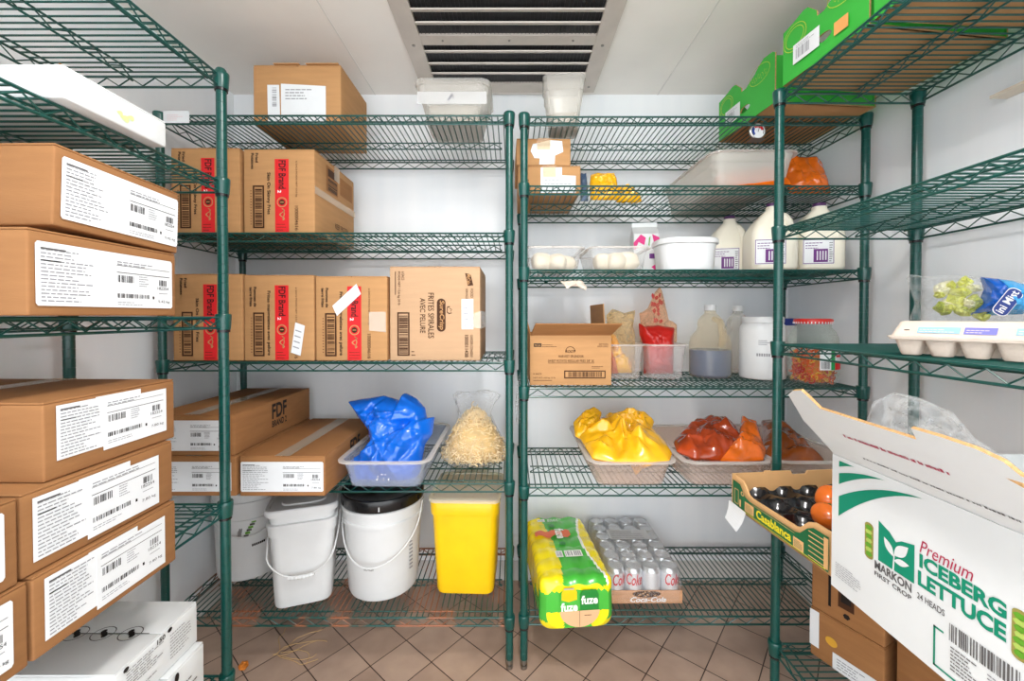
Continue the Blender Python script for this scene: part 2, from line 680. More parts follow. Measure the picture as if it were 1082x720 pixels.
def shelf_mesh(L, D, m):
    mb = MB()
    e = 0.016
    truss(mb, (e, 0, 0), (L - e, 0, 0), m)
    truss(mb, (e, D, 0), (L - e, D, 0), m)
    truss(mb, (0, e, 0), (0, D - e, 0), m)
    truss(mb, (L, e, 0), (L, D - e, 0), m)
    truss(mb, (0.03, D / 2, 0), (L - 0.03, D / 2, 0), m, r=0.0026, drop=0.026, top=-0.0045)
    for v in (0.036, D - 0.036):
        mb.tube([(0.0, v, -0.0072), (L, v, -0.0072)], 0.0027, m, 6)
    k = int((L - 0.04) / 0.0198)
    for i in range(k + 1):
        u = 0.02 + (L - 0.04) * i / k
        mb.tube([(u, 0.001, -0.0022), (u, D - 0.001, -0.0022)], 0.0022, m, 5)
    return mb


_cache = {}


def shared(key, fn, name, parent):
    if key not in _cache:
        _cache[key] = fn().build(name, parent)
        return _cache[key]
    o = _cache[key].copy()
    o.name = name
    col.objects.link(o)
    o.parent = parent
    return o


def shelving(label, origin, rz, L, D, h, levels, group=None, worn=()):
    t = thing('wire_shelving_unit', label, 'shelving', origin, rz, group)
    for (u, v) in ((0, 0), (L, 0), (0, D), (L, D)):
        p = shared(('post', h), lambda: post_mesh(h), 'post', t)
        p.location = (u, v, 0)
        f = shared('foot', foot_mesh, 'foot', p)
    for i, z in enumerate(levels):
        m = RUST if i in worn else EPOXY
        s = shared(('shelf', L, D, i in worn), lambda: shelf_mesh(L, D, m), 'shelf', t)
        s.location = (0, 0, z)
        if i in worn:
            s['label'] = 'rust worn bottom wire shelf'
        for (u, v) in ((0, 0), (L, 0), (0, D), (L, D)):
            c = shared('collar', collar_mesh, 'collar', s)
            c.location = (u, v, 0)
    return t


LS = [1.897, 1.500, 1.0596, 0.6435, 0.1787]              # back left unit, top to bottom
RS = [1.893, 1.6595, 1.3745, 0.970, 0.630, 0.1835]       # back right unit
FL = [1.862, 1.580, 1.2145, 0.7045, 0.2300]              # unit along the left wall
FR = [1.8865, 1.4795, 1.1325, 0.6645, 0.2145]            # unit along the right wall
YU = 1.394
shelving('green wire shelving unit against the back wall with fries cartons, blue bag and buckets', (-1.193, YU, 0), 0, 1.184, 0.42, 1.904, LS, worn=(4,))
shelving('green wire shelving unit against the back wall with milk jugs and drink packs', (0.041, YU, 0), 0, 1.158, 0.42, 1.900, RS)
shelving('green wire shelving unit along the left wall stacked with labelled flat cartons', (-0.782, 1.108 - 1.184, 0), R(90), 1.184, 0.42, 1.880, FL)
shelving('green wire shelving unit along the right wall with lettuce box and egg carton', (0.805, 1.238, 0), R(-90), 1.184, 0.415, 1.897, FR)


# ------------------------------------------------------------------ cartons
def carton(name, label, size, loc, rz=0.0, group=None, cm=None, tape=True, seam='y', open_top=False, cat='carton', tape_m=None, gap=0.0025, tilt=None, front_tape=True):
    """closed cardboard carton; loc is the front left bottom corner, front = -y face. Returns (thing, faces)"""
    w, d, h = size
    cm = cm or CARD
    t = thing(name, label, cat, loc, rz, group)
    if tilt:
        t.rotation_euler[0], t.rotation_euler[1] = tilt
    C = Matrix.Translation((w / 2, d / 2, 0))
    mb = MB()
    rbox(mb, w, d, h - 0.0035, cm, 0.0035, 0.002, C)
    mb.build('body', t)
    # two top flaps meeting in the middle
    for s in (0, 1):
        mb = MB()
        if seam == 'y':
            x0, x1 = (0.001, w / 2 - gap / 2) if s == 0 else (w / 2 + gap / 2, w - 0.001)
            y0, y1 = 0.001, d - 0.001
        else:
            x0, x1 = 0.001, w - 0.001
            y0, y1 = (0.001, d / 2 - gap / 2) if s == 0 else (d / 2 + gap / 2, d - 0.001)
        M = Matrix.Translation(((x0 + x1) / 2, (y0 + y1) / 2, h - 0.0035))
        rbox(mb, x1 - x0, y1 - y0, 0.0035, cm, 0.0012, 0, M, 2)
        mb.build('top_flap', t)
    if tape:
        mb = MB()
        tm = tape_m or TAPE
        tw = 0.024
        a = 0.0006
        dn = min(0.055, h * 0.42)
        if seam == 'y':
            mb.box(w / 2 - tw, -0.0, h, w / 2 + tw, d, h + a, tm)
            if front_tape:
                mb.box(w / 2 - tw, -0.0030, h - dn, w / 2 + tw, -0.0023, h + a, tm)
                mb.box(w / 2 - tw, -0.0030, h, w / 2 + tw, 0.0, h + a, tm)
        else:
            mb.box(0.0, d / 2 - tw, h, w, d / 2 + tw, h + a, tm)
            mb.box(w + 0.0023, d / 2 - tw, h - dn, w + 0.0030, d / 2 + tw, h + a, tm)
            mb.box(w, d / 2 - tw, h, w + 0.0030, d / 2 + tw, h + a, tm)
        mb.build('packing_tape', t)
    e = 0.0022
    fr = face((0, -e, 0), (w, 0, 0), (0, 0, h))
    rt = face((w + e, 0, 0), (0, d, 0), (0, 0, h))
    lf = face((-e, d, 0), (0, -d, 0), (0, 0, h))
    tp = face((0, 0, h + 0.0004), (w, 0, 0), (0, d, 0))
    return t, dict(front=fr, right=rt, left=lf, top=tp)


def ship_label(t, M, u0, v0, u1, v1, kg='7.80 kg', num='182254', split=True, seed=1, left_text=True):
    """white shipping label; (u0..u1, v0..v1) on the face"""
    mb = MB()
    W, H = u1 - u0, v1 - v0

    def U(a):
        return u0 + W * a

    def V(b):
        return v0 + H * b
    if split:
        put_sheet(mb, M, [(U(0), V(0.02)), (U(0.5), V(0.02)), (U(0.5), V(0.98)), (U(0), V(0.98))], PAPER, 0.0002, 0.0006)
        put_sheet(mb, M, [(U(0.36), V(-0.06)), (U(1), V(-0.06)), (U(1), V(0.90)), (U(0.36), V(0.90))], PAPER, 0.0007, 0.0011)
        put_sheet(mb, M, [(U(0.3), V(0.88)), (U(0.72), V(0.88)), (U(0.72), V(1.0)), (U(0.3), V(1.0))], PAPER, 0.00065, 0.00068)
        a0 = 0.38
    else:
        r_ = 0.012
        put_sheet(mb, M, [(U(r_), V(0)), (U(1 - r_), V(0)), (U(1), V(0.04)), (U(1), V(0.96)), (U(1 - r_), V(1)), (U(r_), V(1)), (U(0), V(0.96)), (U(0), V(0.04))], PAPER, 0.0002, 0.0007)
        a0 = 0.5
    h = 0.0014
    if left_text:
        lines(mb, M, U(0.025), V(0.07), U(0.345), V(0.93), INK_G, 15, seed, 0.32, h)
        put_rect(mb, M, U(0.025), V(0.885), U(0.17), V(0.91), INK_D, h)
        put_rect(mb, M, U(0.025), V(0.70), U(0.14), V(0.72), INK_D, h)

    def A(x):
        return U(a0 + (1 - a0) * x)
    lines(mb, M, A(0.03), V(0.79), A(0.75), V(0.88), INK_G, 2, seed + 3, 0.4, h)
    put_rect(mb, M, A(0.02), V(0.775), A(0.94), V(0.783), INK_D, h)
    put_rect(mb, M, A(0.02), V(0.645), A(0.94), V(0.657), INK_D, h)
    bars(mb, M, A(0.04), V(0.47), A(0.30), V(0.60), INK, 12, seed, False, h)
    lines(mb, M, A(0.38), V(0.42), A(0.56), V(0.64), INK_G, 5, seed + 5, 0.35, h)
    bars(mb, M, A(0.03), V(0.18), A(0.56), V(0.26), INK, 26, seed + 1, False, h)
    lines(mb, M, A(0.03), V(0.05), A(0.5), V(0.13), INK_G, 2, seed + 7, 0.3, h)
    put_rect(mb, M, A(0.615), V(0.18), A(0.645), V(0.235), INK, h)
    bars(mb, M, A(0.74), V(0.46), A(0.89), V(0.58), INK, 8, seed + 2, False, h)
    put_text(mb, M, num, A(0.71), V(0.38), A(0.92), V(0.44), INK, h=h)
    put_rect(mb, M, A(0.73), V(0.30), A(0.9), V(0.312), INK_G, h)
    put_text(mb, M, kg, A(0.72), V(0.10), A(0.94), V(0.165), INK, h=h)
    mb.build('shipping_label', t)


def fries_print(t, M, lang, seed):
    """red band carton face; text reads downwards"""
    mb = MB()
    h = 0.0006
    put_rect(mb, M, 0.447, 0.01, 0.642, 0.88, RED, 0.0003)
    put_text(mb, M, 'FDF Brand', 0.50, 0.525, 0.60, 0.865, INK, -90, 0.02, h=h)
    put_text(mb, M, '2', 0.485, 0.475, 0.535, 0.51, WINK, -90, 0.02, h=h)
    c = (0.545, 0.365)
    ring = lambda r, k=20: [(c[0] + r * math.cos(2 * PI * i / k), c[1] + r * 0.84 * math.sin(2 * PI * i / k)) for i in range(k)]
    put_shape(mb, M, [ring(0.072), ring(0.058)], CARD, h)
    put_shape(mb, M, [ring(0.04)], INK_B, h)
    put_rect(mb, M, 0.52, 0.36, 0.57, 0.37, CARD, 0.0009)
    pts = []
    for i in range(15):
        a = i / 14
        pts.append((0.545 + 0.03 * math.sin(a * 9), 0.29 - 0.14 * a))
    put_shape(mb, M, [[(x + 0.010, y) for x, y in pts] + [(x - 0.010, y) for x, y in reversed(pts)]], CARD, h)
    put_shape(mb, M, [[(0.57, 0.28), (0.585, 0.22), (0.56, 0.16), (0.55, 0.165), (0.57, 0.22), (0.56, 0.28)]], CARD, h)
    lines(mb, M, 0.47, 0.03, 0.62, 0.13, INK_B, 3, seed, 0.2, h)
    if lang == 'fr':
        put_text(mb, M, 'Frites maigrelettes avec pelure', 0.325, 0.065, 0.385, 0.815, INK, -90, 0.02, h=h)
        put_text(mb, M, 'Pommes de', 0.145, 0.63, 0.185, 0.86, INK, -90, 0.02, h=h)
        put_text(mb, M, 'terre frites', 0.085, 0.635, 0.125, 0.86, INK, -90, 0.02, h=h)
    else:
        put_text(mb, M, 'Skin On Skinny Fries', 0.325, 0.22, 0.385, 0.72, INK, -90, 0.02, h=h)
        put_text(mb, M, 'Fried', 0.175, 0.84, 0.215, 0.95, INK, -90, 0.02, h=h)
        put_text(mb, M, 'Potatoes', 0.115, 0.76, 0.155, 0.95, INK, -90, 0.02, h=h)
    frame_rect(mb, M, 0.135, 0.055, 0.295, 0.565, 0.022, 0.018, INK_B, h)
    bars(mb, M, 0.165, 0.085, 0.265, 0.535, INK_B, 24, seed, True, h)
    for k in range(13):
        put_rect(mb, M, 0.10, 0.10 + k * 0.033, 0.118, 0.108 + k * 0.033, INK_B, h)
    put_text(mb, M, '6 SACS POIDS NET 13,5 kg', 0.735, 0.43, 0.765, 0.855, INK_B, -90, h=h)
    put_text(mb, M, '1000004616', 0.725, 0.03, 0.775, 0.32, INK_B, -90, h=h)
    return mb.build('printed_panel', t)


def sticker(t, M, u, v, w, h, deg, aspect, seed=3):
    """small white sticker, w x h in face units, tilted"""
    mb = MB()
    a = R(deg)
    P = []
    for (x, y) in ((-w / 2, -h / 2), (w / 2, -h / 2), (w / 2, h / 2), (-w / 2, h / 2)):
        P.append((u + x * math.cos(a) - y * math.sin(a) * aspect, v + x * math.sin(a) / aspect + y * math.cos(a)))
    put_sheet(mb, M, P, PAPER, 0.0009, 0.0014)
    Q = lambda s_, t_: (P[0][0] + (P[1][0] - P[0][0]) * s_ + (P[3][0] - P[0][0]) * t_, P[0][1] + (P[1][1] - P[0][1]) * s_ + (P[3][1] - P[0][1]) * t_)
    for i in range(4):
        y = 0.2 + i * 0.18
        a_, b_, c_, d_ = Q(0.12, y), Q(0.75, y), Q(0.75, y + 0.035), Q(0.12, y + 0.035)
        mb.add([(*a_, 0.0017), (*b_, 0.0017), (*c_, 0.0017), (*d_, 0.0017)], [(0, 1, 2, 3)], INK_G, M)
    mb.build('sticker', t)


def place(x0, y, z):
    return (x0, y, z)


e = 0.0012
GF = 'cartons of fries with a red band'
# shelf 2, left unit
t, fc = carton('fries_carton', 'red banded fries carton on the second shelf, left one half behind the green post', (0.236, 0.34, 0.292), (-1.172, 1.412, LS[1] + e), 0, GF, front_tape=False)
fries_print(t, fc['front'], 'en', 11)
t, fc = carton('fries_carton', 'red banded fries carton on the second shelf with its taped right side showing', (0.243, 0.35, 0.286), (-0.920, 1.408, LS[1] + e), 0, GF, seam='x')
fries_print(t, fc['front'], 'en', 12)
mb = MB()
M = fc['right']
put_rect(mb, M, 0.24, 0.60, 0.52, 0.93, CARD_D, 0.0003)
bars(mb, M, 0.28, 0.62, 0.50, 0.78, INK, 10, 5, True, 0.0007)
put_rect(mb, M, 0.28, 0.80, 0.48, 0.90, INK_B, 0.0006)
put_rect(mb, M, 0.58, 0.66, 0.92, 0.90, CARD_D, 0.0003)
put_text(mb, M, 'KEEP FROZEN', 0.45, 0.17, 0.80, 0.24, INK_B, h=0.0006)
lines(mb, M, 0.40, 0.03, 0.85, 0.13, INK_B, 2, 5, 0.5, 0.0006)
mb.build('printed_side', t)
mb = MB()
put_sheet(mb, M, [(-0.008, 0.47), (1.0, 0.47), (1.0, 0.56), (-0.008, 0.56)], TAPE, 0.0004, 0.0009)
mb.build('side_tape', t)
# shelf 3, left unit
t, fc = carton('fries_carton', 'red banded fries carton on the middle shelf, leftmost, behind the green post', (0.240, 0.34, 0.300), (-1.168, 1.408, LS[2] + e), 0, GF, front_tape=False)
fries_print(t, fc['front'], 'en', 13)
t, fc = carton('fries_carton', 'red banded French labelled carton on the middle shelf with a white sticker low right', (0.240, 0.34, 0.296), (-0.922, 1.408, LS[2] + e), 0, GF, front_tape=False)
fries_print(t, fc['front'], 'fr', 14)
sticker(t, fc['front'], 0.775, 0.255, 0.14, 0.36, -13, 0.81)
t, fc = carton('fries_carton', 'red banded French labelled carton with a slanted white sticker across its band', (0.246, 0.34, 0.292), (-0.676, 1.408, LS[2] + e), 0, GF, front_tape=False)
fries_print(t, fc['front'], 'fr', 15)
sticker(t, fc['front'], 0.44, 0.72, 0.40, 0.14, 33, 0.84)
mb = MB()
put_sheet(mb, fc['front'], [(0.75, 0.36), (0.985, 0.34), (0.985, 0.58), (0.75, 0.58)], TAPE_CLEAR, 0.0008, 0.0012)
mb.build('clear_tape_patch', t)
# spiral fries carton
t, fc = carton('fries_carton', 'tall plain brown carton of spiral fries at the right end of the middle shelf', (0.312, 0.31, 0.326), (-0.422, 1.412, LS[2] + e), R(0.3), None, cm=CARD_P, front_tape=False)
M = fc['front']
mb = MB()
h = 0.0006
put_text(mb, M, 'FRITES SPIRALES', 0.425, 0.24, 0.49, 0.72, INK_B, -90, 0.01, h=h)
put_text(mb, M, 'AVEC PELURE', 0.335, 0.295, 0.395, 0.665, INK_B, -90, 0.01, h=h)
pill = []
for i in range(20):
    a = PI * i / 19
    pill.append((0.57 + 0.048 * math.cos(a), 0.615 + 0.045 * math.sin(a)))
for i in range(20):
    a = PI + PI * i / 19
    pill.append((0.57 + 0.048 * math.cos(a), 0.355 + 0.045 * math.sin(a)))
put_shape(mb, M, [pill], INK_B, h)
put_text(mb, M, 'SureCrisp', 0.54, 0.33, 0.605, 0.64, CARD, -90, 0.015, 0.15, h=0.001)
lf_ = [(0.635, 0.575), (0.665, 0.58), (0.665, 0.56), (0.69, 0.545), (0.675, 0.52), (0.69, 0.505), (0.655, 0.495), (0.63, 0.515)]
inn = [(0.66 + (x - 0.66) * 0.72, 0.535 + (y - 0.535) * 0.72) for x, y in lf_]
put_shape(mb, M, [lf_, inn], INK_B, h)
put_shape(mb, M, [[(0.835, 0.93), (0.895, 0.915), (0.925, 0.80), (0.865, 0.795)]], INK_B, h)
put_text(mb, M, 'McCain', 0.855, 0.81, 0.895, 0.915, CARD, -90, 0.02, h=0.001)
put_text(mb, M, 'FOOD', 0.895, 0.67, 0.925, 0.765, INK_B, -90, h=h)
put_text(mb, M, 'SERVICE', 0.84, 0.655, 0.865, 0.765, INK_B, -90, h=h)
put_text(mb, M, '6 SACS', 0.135, 0.855, 0.165, 0.945, INK_B, -90, h=h)
put_text(mb, M, 'POIDS NET 13,6 kg 30 lb', 0.085, 0.59, 0.12, 0.945, INK_B, -90, h=h)
put_rect(mb, M, 0.062, 0.70, 0.07, 0.945, INK_B, h)
frame_rect(mb, M, 0.085, 0.055, 0.22, 0.515, 0.016, 0.014, INK_B, h)
bars(mb, M, 0.105, 0.08, 0.20, 0.49, INK_B, 24, 9, True, h)
lines(mb, M, 0.24, 0.055, 0.285, 0.13, INK_B, 2, 4, 0.3, h)
put_text(mb, M, '1000011438', 0.83, 0.04, 0.87, 0.275, INK_B, -90, 0.01, h=h)
put_text(mb, M, 'GARDER CONGELE', 0.89, 0.04, 0.92, 0.275, INK_B, -90, h=h)
mb.build('printed_panel', t)
mb = MB()
put_sheet(mb, M, [(0.795, 0.335), (0.925, 0.335), (0.925, 0.655), (0.795, 0.655)], PAPER)
lines(mb, M, 0.82, 0.37, 0.9, 0.62, INK_G, 4, 8, 0.2, 0.001)
mb.build('sticker', t)
mb = MB()
put_sheet(mb, fc['right'], [(0.0, 0.34), (0.9, 0.34), (0.9, 0.53), (0.0, 0.53)], TAPE_CLEAR)
put_sheet(mb, M, [(0.90, 0.36), (1.006, 0.34), (1.006, 0.53), (0.93, 0.5)], TAPE_CLEAR)
mb.build('clear_tape_patch', t)

# top shelf carton
t, fc = carton('cardboard_carton', 'brown carton standing alone on the top shelf near the ceiling', (0.312, 0.262, 0.211), (-0.921, 1.467, LS[0] + e), 0, None, tape=False, gap=0.006)
M = fc['front']
mb = MB()
put_sheet(mb, M, [(0.17, 0.0), (0.31, 0.0), (0.30, 0.66), (0.165, 0.66)], PAPER)
bars(mb, M, 0.22, 0.30, 0.27, 0.62, INK_G, 12, 6, True, 0.001)
put_sheet(mb, M, [(0.32, -0.0), (0.83, -0.0), (0.83, 0.64), (0.32, 0.68)], PAPER)
lines(mb, M, 0.37, 0.42, 0.74, 0.62, INK_G, 4, 5, 0.35, 0.001)
lines(mb, M, 0.36, 0.13, 0.62, 0.19, INK_D, 1, 6, 0.5, 0.001)
bars(mb, M, 0.40, 0.02, 0.64, 0.09, INK, 20, 6, False, 0.001)
mb.build('shipping_label', t)
for i in range(2):   # lifted top flap edges
    mb = MB()
    x0, x1 = (0.075, 0.165) if i == 0 else (0.19, 0.305)
    mb.box(x0, -0.001, 0.2115, x1, 0.12, 0.2145, CARD, Matrix.Rotation(R(1.5), 4, 'X'))
    mb.build('lifted_flap', t)

# long flat cartons on shelf 4
GB = 'long flat labelled cartons on the back shelf'


def flat_carton(label, x1, z, w=0.272, y=1.288, d=0.478, h=0.128, label_px=None, rz=0):
    t, fc = carton('flat_carton', label, (w, d, h), (x1 - w, y, z), rz, GB, cm=CARD_D, front_tape=False)
    u0, u1 = label_px
    ship_label(t, fc['front'], u0, 0.12, u1, 0.86, '7.80 kg', '182254', False, 4)
    mb = MB()
    M = fc['right']
    put_text(mb, M, 'FDF', 0.41, 0.50, 0.61, 0.92, INK, 0, 0.03, h=0.0006)
    put_text(mb, M, 'BRAND 2', 0.41, 0.27, 0.61, 0.45, INK, 0, 0.03, h=0.0006)
    mb.build('printed_lettering', t)
    return t


flat_carton('long flat carton under another one, behind the left green post', -0.874, LS[3] + e, label_px=(0.02, 0.95))
flat_carton('long flat carton with FDF on its side, topmost of its pair behind the green post', -0.8765, LS[3] + 0.1305, h=0.130, label_px=(0.02, 0.94))
flat_carton('long flat carton beside the tub with the blue bag, its whole white label showing', -0.592, LS[3] + e, w=0.270, label_px=(0.02, 0.985), y=1.287)

# ------------------------------------------------------------------ cartons on the unit along the left wall
GL = 'flat labelled cartons on the left wall unit'


def side_carton(label, x, y0, y1, z, h=0.1245, depth=0.475, kg='7.80 kg', split=True, lab=(0.13, 0.93), rz=0.0, pitch=0.0, seed=1, labv=(0.14, 0.90)):
    t, fc = carton('flat_carton', label, (y1 - y0, depth, h), (x, y0, z), R(90) + rz, GL, cm=CARD_L, tape=True, seam='x', tilt=(0, pitch))
    ship_label(t, fc['front'], lab[0], labv[0], lab[1], labv[1], kg, '182254', split, seed)
    return t


z4 = FL[3] + e
side_carton('lowest flat carton in the stack of three, its label low on the left shelf', -0.703, 0.5935, 0.849, z4, seed=2, lab=(0.053, 0.88), labv=(0.15, 0.94))
side_carton('middle flat carton in the stack of three on the left shelf', -0.711, 0.587, 0.852, z4 + 0.1255, seed=3, lab=(0.05, 0.86), labv=(0.13, 0.93))
side_carton('topmost flat carton in the stack of three on the left shelf, its top showing', -0.722, 0.627, 0.868, z4 + 0.251, seed=4, rz=R(-0.8), lab=(0.067, 0.90), labv=(0.22, 0.95))
side_carton('flat carton at the left picture edge, lower one of the cut off pair', -0.703, 0.335, 0.588, z4, seed=5, split=False, lab=(0.1, 0.92))
side_carton('flat carton at the left picture edge, upper one of the cut off pair', -0.706, 0.325, 0.580, z4 + 0.1255, seed=6, split=False, lab=(0.1, 0.93))
z3 = FL[2] + e
side_carton('lower flat carton of two at eye level on the left unit', -0.703, 0.594, 0.856, z3, h=0.129, kg='5.42 kg', split=False, lab=(0.03, 0.95), seed=7, labv=(0.115, 0.86))
side_carton('upper flat carton of two at eye level, shifted back and slightly raised', -0.711, 0.634, 0.868, z3 + 0.1405, h=0.129, kg='5.42 kg', split=False, lab=(0.04, 0.98), rz=R(-0.6), pitch=R(2.2), seed=8, labv=(0.10, 0.87))

# thin white box on the second shelf
t, fc = carton('white_carton', 'thin white carton lying on the upper left shelf above the brown ones', (0.205, 0.33, 0.056), (-0.752, 0.690, FL[1] + e), R(90), None, cm=WCARD, tape=False, seam='x')
mb = MB()
MG = mat('pale_green_ink', (206, 226, 150), 0.6)
M = fc['front']
for k, (u, v, s) in enumerate(((0.52, 0.30, 1.0), (0.58, 0.42, 0.8), (0.47, 0.40, 0.7))):
    pts = [(u + 0.045 * s * math.cos(2 * PI * i / 14), v + 0.17 * s * math.sin(2 * PI * i / 14) * (0.6 + 0.4 * math.cos(2 * PI * i / 14))) for i in range(14)]
    put_shape(mb, M, [pts], MG, 0.0005 + 0.0002 * k)
mb.build('printed_leaf', t)
mb = MB()
mb.box(0.0, 0.004, 0.056, 0.205, 0.007, 0.0572, CARD_D)
mb.build('cut_edge', t)

# white cartons at the bottom
GW = 'white cartons at the bottom of the left unit'
WINK2 = mat('faint_print', (70, 66, 66), 0.6)


def white_bottom(label, z, h, x=-0.748, y0=0.760, y1=0.962, top=True):
    t, fc = carton('white_carton', label, (y1 - y0, 0.40, h), (x, y0, z), R(90), GW, cm=WCARD, tape=False, seam='y')
    mb = MB()
    M = fc['front']
    lines(mb, M, 0.10, 0.50, 0.55, 0.92, WINK2, 7, 3, 0.22)
    lines(mb, M, 0.60, 0.25, 0.90, 0.85, WINK2, 8, 4, 0.18)
    lines(mb, M, 0.15, 0.10, 0.50, 0.36, WINK2, 4, 5, 0.22)
    put_text(mb, M, '150', 0.44, 0.84, 0.54, 0.95, INK, 0, 0.02, h=0.0008)
    for k in range(2):
        pts = [(0.10 + 0.5 * k + 0.03 * math.cos(2 * PI * i / 12), 0.93 + 0.05 * math.sin(2 * PI * i / 12)) for i in range(12)]
        put_shape(mb, M, [pts], INK, 0.0008)
    mb.build('printed_lettering', t)
    if top:
        mb = MB()
        M = fc['top']
        for k in range(4):
            v = 0.10 + k * 0.145
            c = (0.50, v + 0.06)
            put_shape(mb, M, [[(c[0] + 0.10 * math.cos(2 * PI * i / 20), c[1] + 0.055 * math.sin(2 * PI * i / 20)) for i in range(20)],
                              [(c[0] + 0.092 * math.cos(2 * PI * i / 20), c[1] + 0.051 * math.sin(2 * PI * i / 20)) for i in range(20)]], WINK2, 0.0006)
            for q in range(3):
                a, b = c[0] - 0.03 + 0.03 * q, c[1] - 0.02 + 0.015 * q
                put_shape(mb, M, [[(a + 0.028 * math.cos(2 * PI * i / 10), b + 0.013 * math.sin(2 * PI * i / 10)) for i in range(10)]], INK, 0.0007)
        put_rect(mb, M, 0.495, 0.06, 0.505, 0.66, INK, 0.0008)
        mb.build('printed_mark', t)
    return t


white_bottom('lower white carton at the bottom of the left unit, sticking out under the upper one', FL[4] + e, 0.210, -0.733, 0.757, 0.962, False)
white_bottom('upper white carton at the bottom left with a row of dark marks on top', FL[4] + e + 0.2115, 0.0955)

# ------------------------------------------------------------------ bags, tubs, bottles
def resample(pts, n):
    pts = [Vector((p[0], p[1])) for p in pts]
    k = len(pts)
    seg = [(pts[(i + 1) % k] - pts[i]).length for i in range(k)]
    tot = sum(seg)
    out = []
    for j in range(n):
        s = tot * j / n
        i = 0
        while s > seg[i] and i < k - 1:
            s -= seg[i]
            i += 1
        out.append(pts[i].lerp(pts[(i + 1) % k], min(1, s / max(seg[i], 1e-9))))
    return out


def crease(u, v, fs, seed, sx=1.0, sy=1.0, warp=0.3):
    """0 in sharp valleys, rising between them: how filled plastic film buckles"""
    p = Vector((u * fs * sx, v * fs * sy, seed * 3.7))
    wv = noise.noise_vector(p * 0.6) * warp
    d, _ = noise.voronoi(p + wv)
    a = min(d[1] - d[0], 0.6)
    d2, _ = noise.voronoi((p + wv) * 2.3 + Vector((5.2, 1.3, 7)))
    b = min(d2[1] - d2[0], 0.6)
    return a + 0.4 * b


def bag(mb, outline, T, M, m, seed=1, amp=0.012, fs=14.0, sx=1.0, sy=1.0, Tb=None, K=22, N=110, power=2.4, center=None, wave=0.0):
    """puffed film bag: outline (u, v) in metres, bulging T towards +n and Tb towards -n.
    Straight tent shaped folds of limited length run over it, with finer buckles between"""
    Tb = T * 0.6 if Tb is None else Tb
    P = resample(outline, N)
    c = Vector(center) if center else sum(P, Vector((0, 0))) / N
    size = max((p - c).length for p in P)
    rd_ = random.Random(seed * 13 + 5)
    folds = []
    for i in range(26):
        a = rd_.uniform(0, PI)
        q = c + Vector((rd_.gauss(0, .5), rd_.gauss(0, .5))) * size
        folds.append((q.x, q.y, math.cos(a), math.sin(a), size * rd_.uniform(0.25, 0.75), size * rd_.uniform(0.05, 0.16), rd_.uniform(0.5, 1.0) * rd_.choice((1, 1, -0.8))))

    def fold(x, y):
        f = 0.0
        for (fx, fy, ca, sa, ln, wd, hh) in folds:
            al = ((x - fx) * ca + (y - fy) * sa) / ln
            if abs(al) < 1:
                ac = abs(-(x - fx) * sa + (y - fy) * ca) / (wd * (1.15 - abs(al)))
                if ac < 1:
                    f += hh * (1 - ac) * (1 - al * al)
        return f
    for side in (1, -1):
        sd = seed + (0 if side > 0 else 9)
        vs, fsx = [], []

        def height(x, y, s):
            z = (max(0.0, 1 - s ** power)) ** 0.62
            f = crease(x, y, fs, sd, sx, sy)
            t = T if side > 0 else Tb
            return t * z * (0.80 + 0.34 * f) + amp * (0.62 * fold(x, y) + 0.5 * (f - 0.3)) * (1 - s ** 5)
        for k in range(1, K + 1):
            s = (k / K) ** 0.8
            for p in P:
                q = c + (p - c) * s
                zz = side * height(q.x, q.y, s) + wave * noise.noise(Vector((q.x * 9, q.y * 9, seed))) * s
                vs.append((q.x, q.y, zz))
        vs.append((c.x, c.y, side * height(c.x, c.y, 0.0)))
        ci = len(vs) - 1
        for k in range(K - 1):
            for j in range(N):
                q = (k * N + j, (k + 1) * N + j, (k + 1) * N + (j + 1) % N, k * N + (j + 1) % N)
                fsx.append(q if side > 0 else q[::-1])
        for j in range(N):
            q = (ci, j, (j + 1) % N)
            fsx.append(q if side > 0 else q[::-1])
        mb.add(vs, fsx, m, M, True)


def frame(o, u, v):
    """matrix: local x along u, local y along v, local z = their normal"""
    u, v = Vector(u).normalized(), Vector(v).normalized()
    n = u.cross(v).normalized()
    v = n.cross(u)
    M = Matrix.Identity(4)
    for i in range(3):
        M[i][0], M[i][1], M[i][2], M[i][3] = u[i], v[i], n[i], o[i]
    return M


def pan(mb, w, d, h, m, taper=0.022, r=0.035, lip=0.014, t=0.0022, step=True):
    """rectangular food pan with a flat rim, thin walls and rounded corners, centred, on z = 0"""
    wi, di = w - 2 * lip, d - 2 * lip
    R_ = [rrect(wi - 2 * taper - 0.02, di - 2 * taper - 0.02, r * 0.7, 0.0),
          rrect(wi - 2 * taper - 0.004, di - 2 * taper - 0.004, r * 0.8, 0.003),
          rrect(wi - 2 * taper, di - 2 * taper, r * 0.8, 0.010)]
    if step:
        hs = h * 0.66
        k = taper * 0.55
        R_ += [rrect(wi - 2 * k, di - 2 * k, r, hs), rrect(wi - 2 * k + 0.005, di - 2 * k + 0.005, r, hs + 0.003)]
    R_ += [rrect(wi, di, r, h - 0.006)]
    mb.loft(R_, m, None, True, True, False)
    mb.loft([rrect(wi, di, r, h - 0.006), rrect(wi, di, r, h - 0.004), rrect(w, d, r + lip, h - 0.006), rrect(w, d, r + lip, h - 0.001),
             rrect(w - 0.003, d - 0.003, r + lip, h), rrect(wi - 2 * t, di - 2 * t, r, h), rrect(wi - 2 * t, di - 2 * t, r, h - 0.006)], RIMC, None, True, False, False)
    mb.loft([rrect(wi - 2 * t, di - 2 * t, r, h - 0.006), rrect(wi - 2 * taper - 2 * t, di - 2 * taper - 2 * t, r * 0.8, 0.011),
             rrect(wi - 2 * taper - 0.02, di - 2 * taper - 0.02, r * 0.7, 0.0030)], m, None, True, False, True)


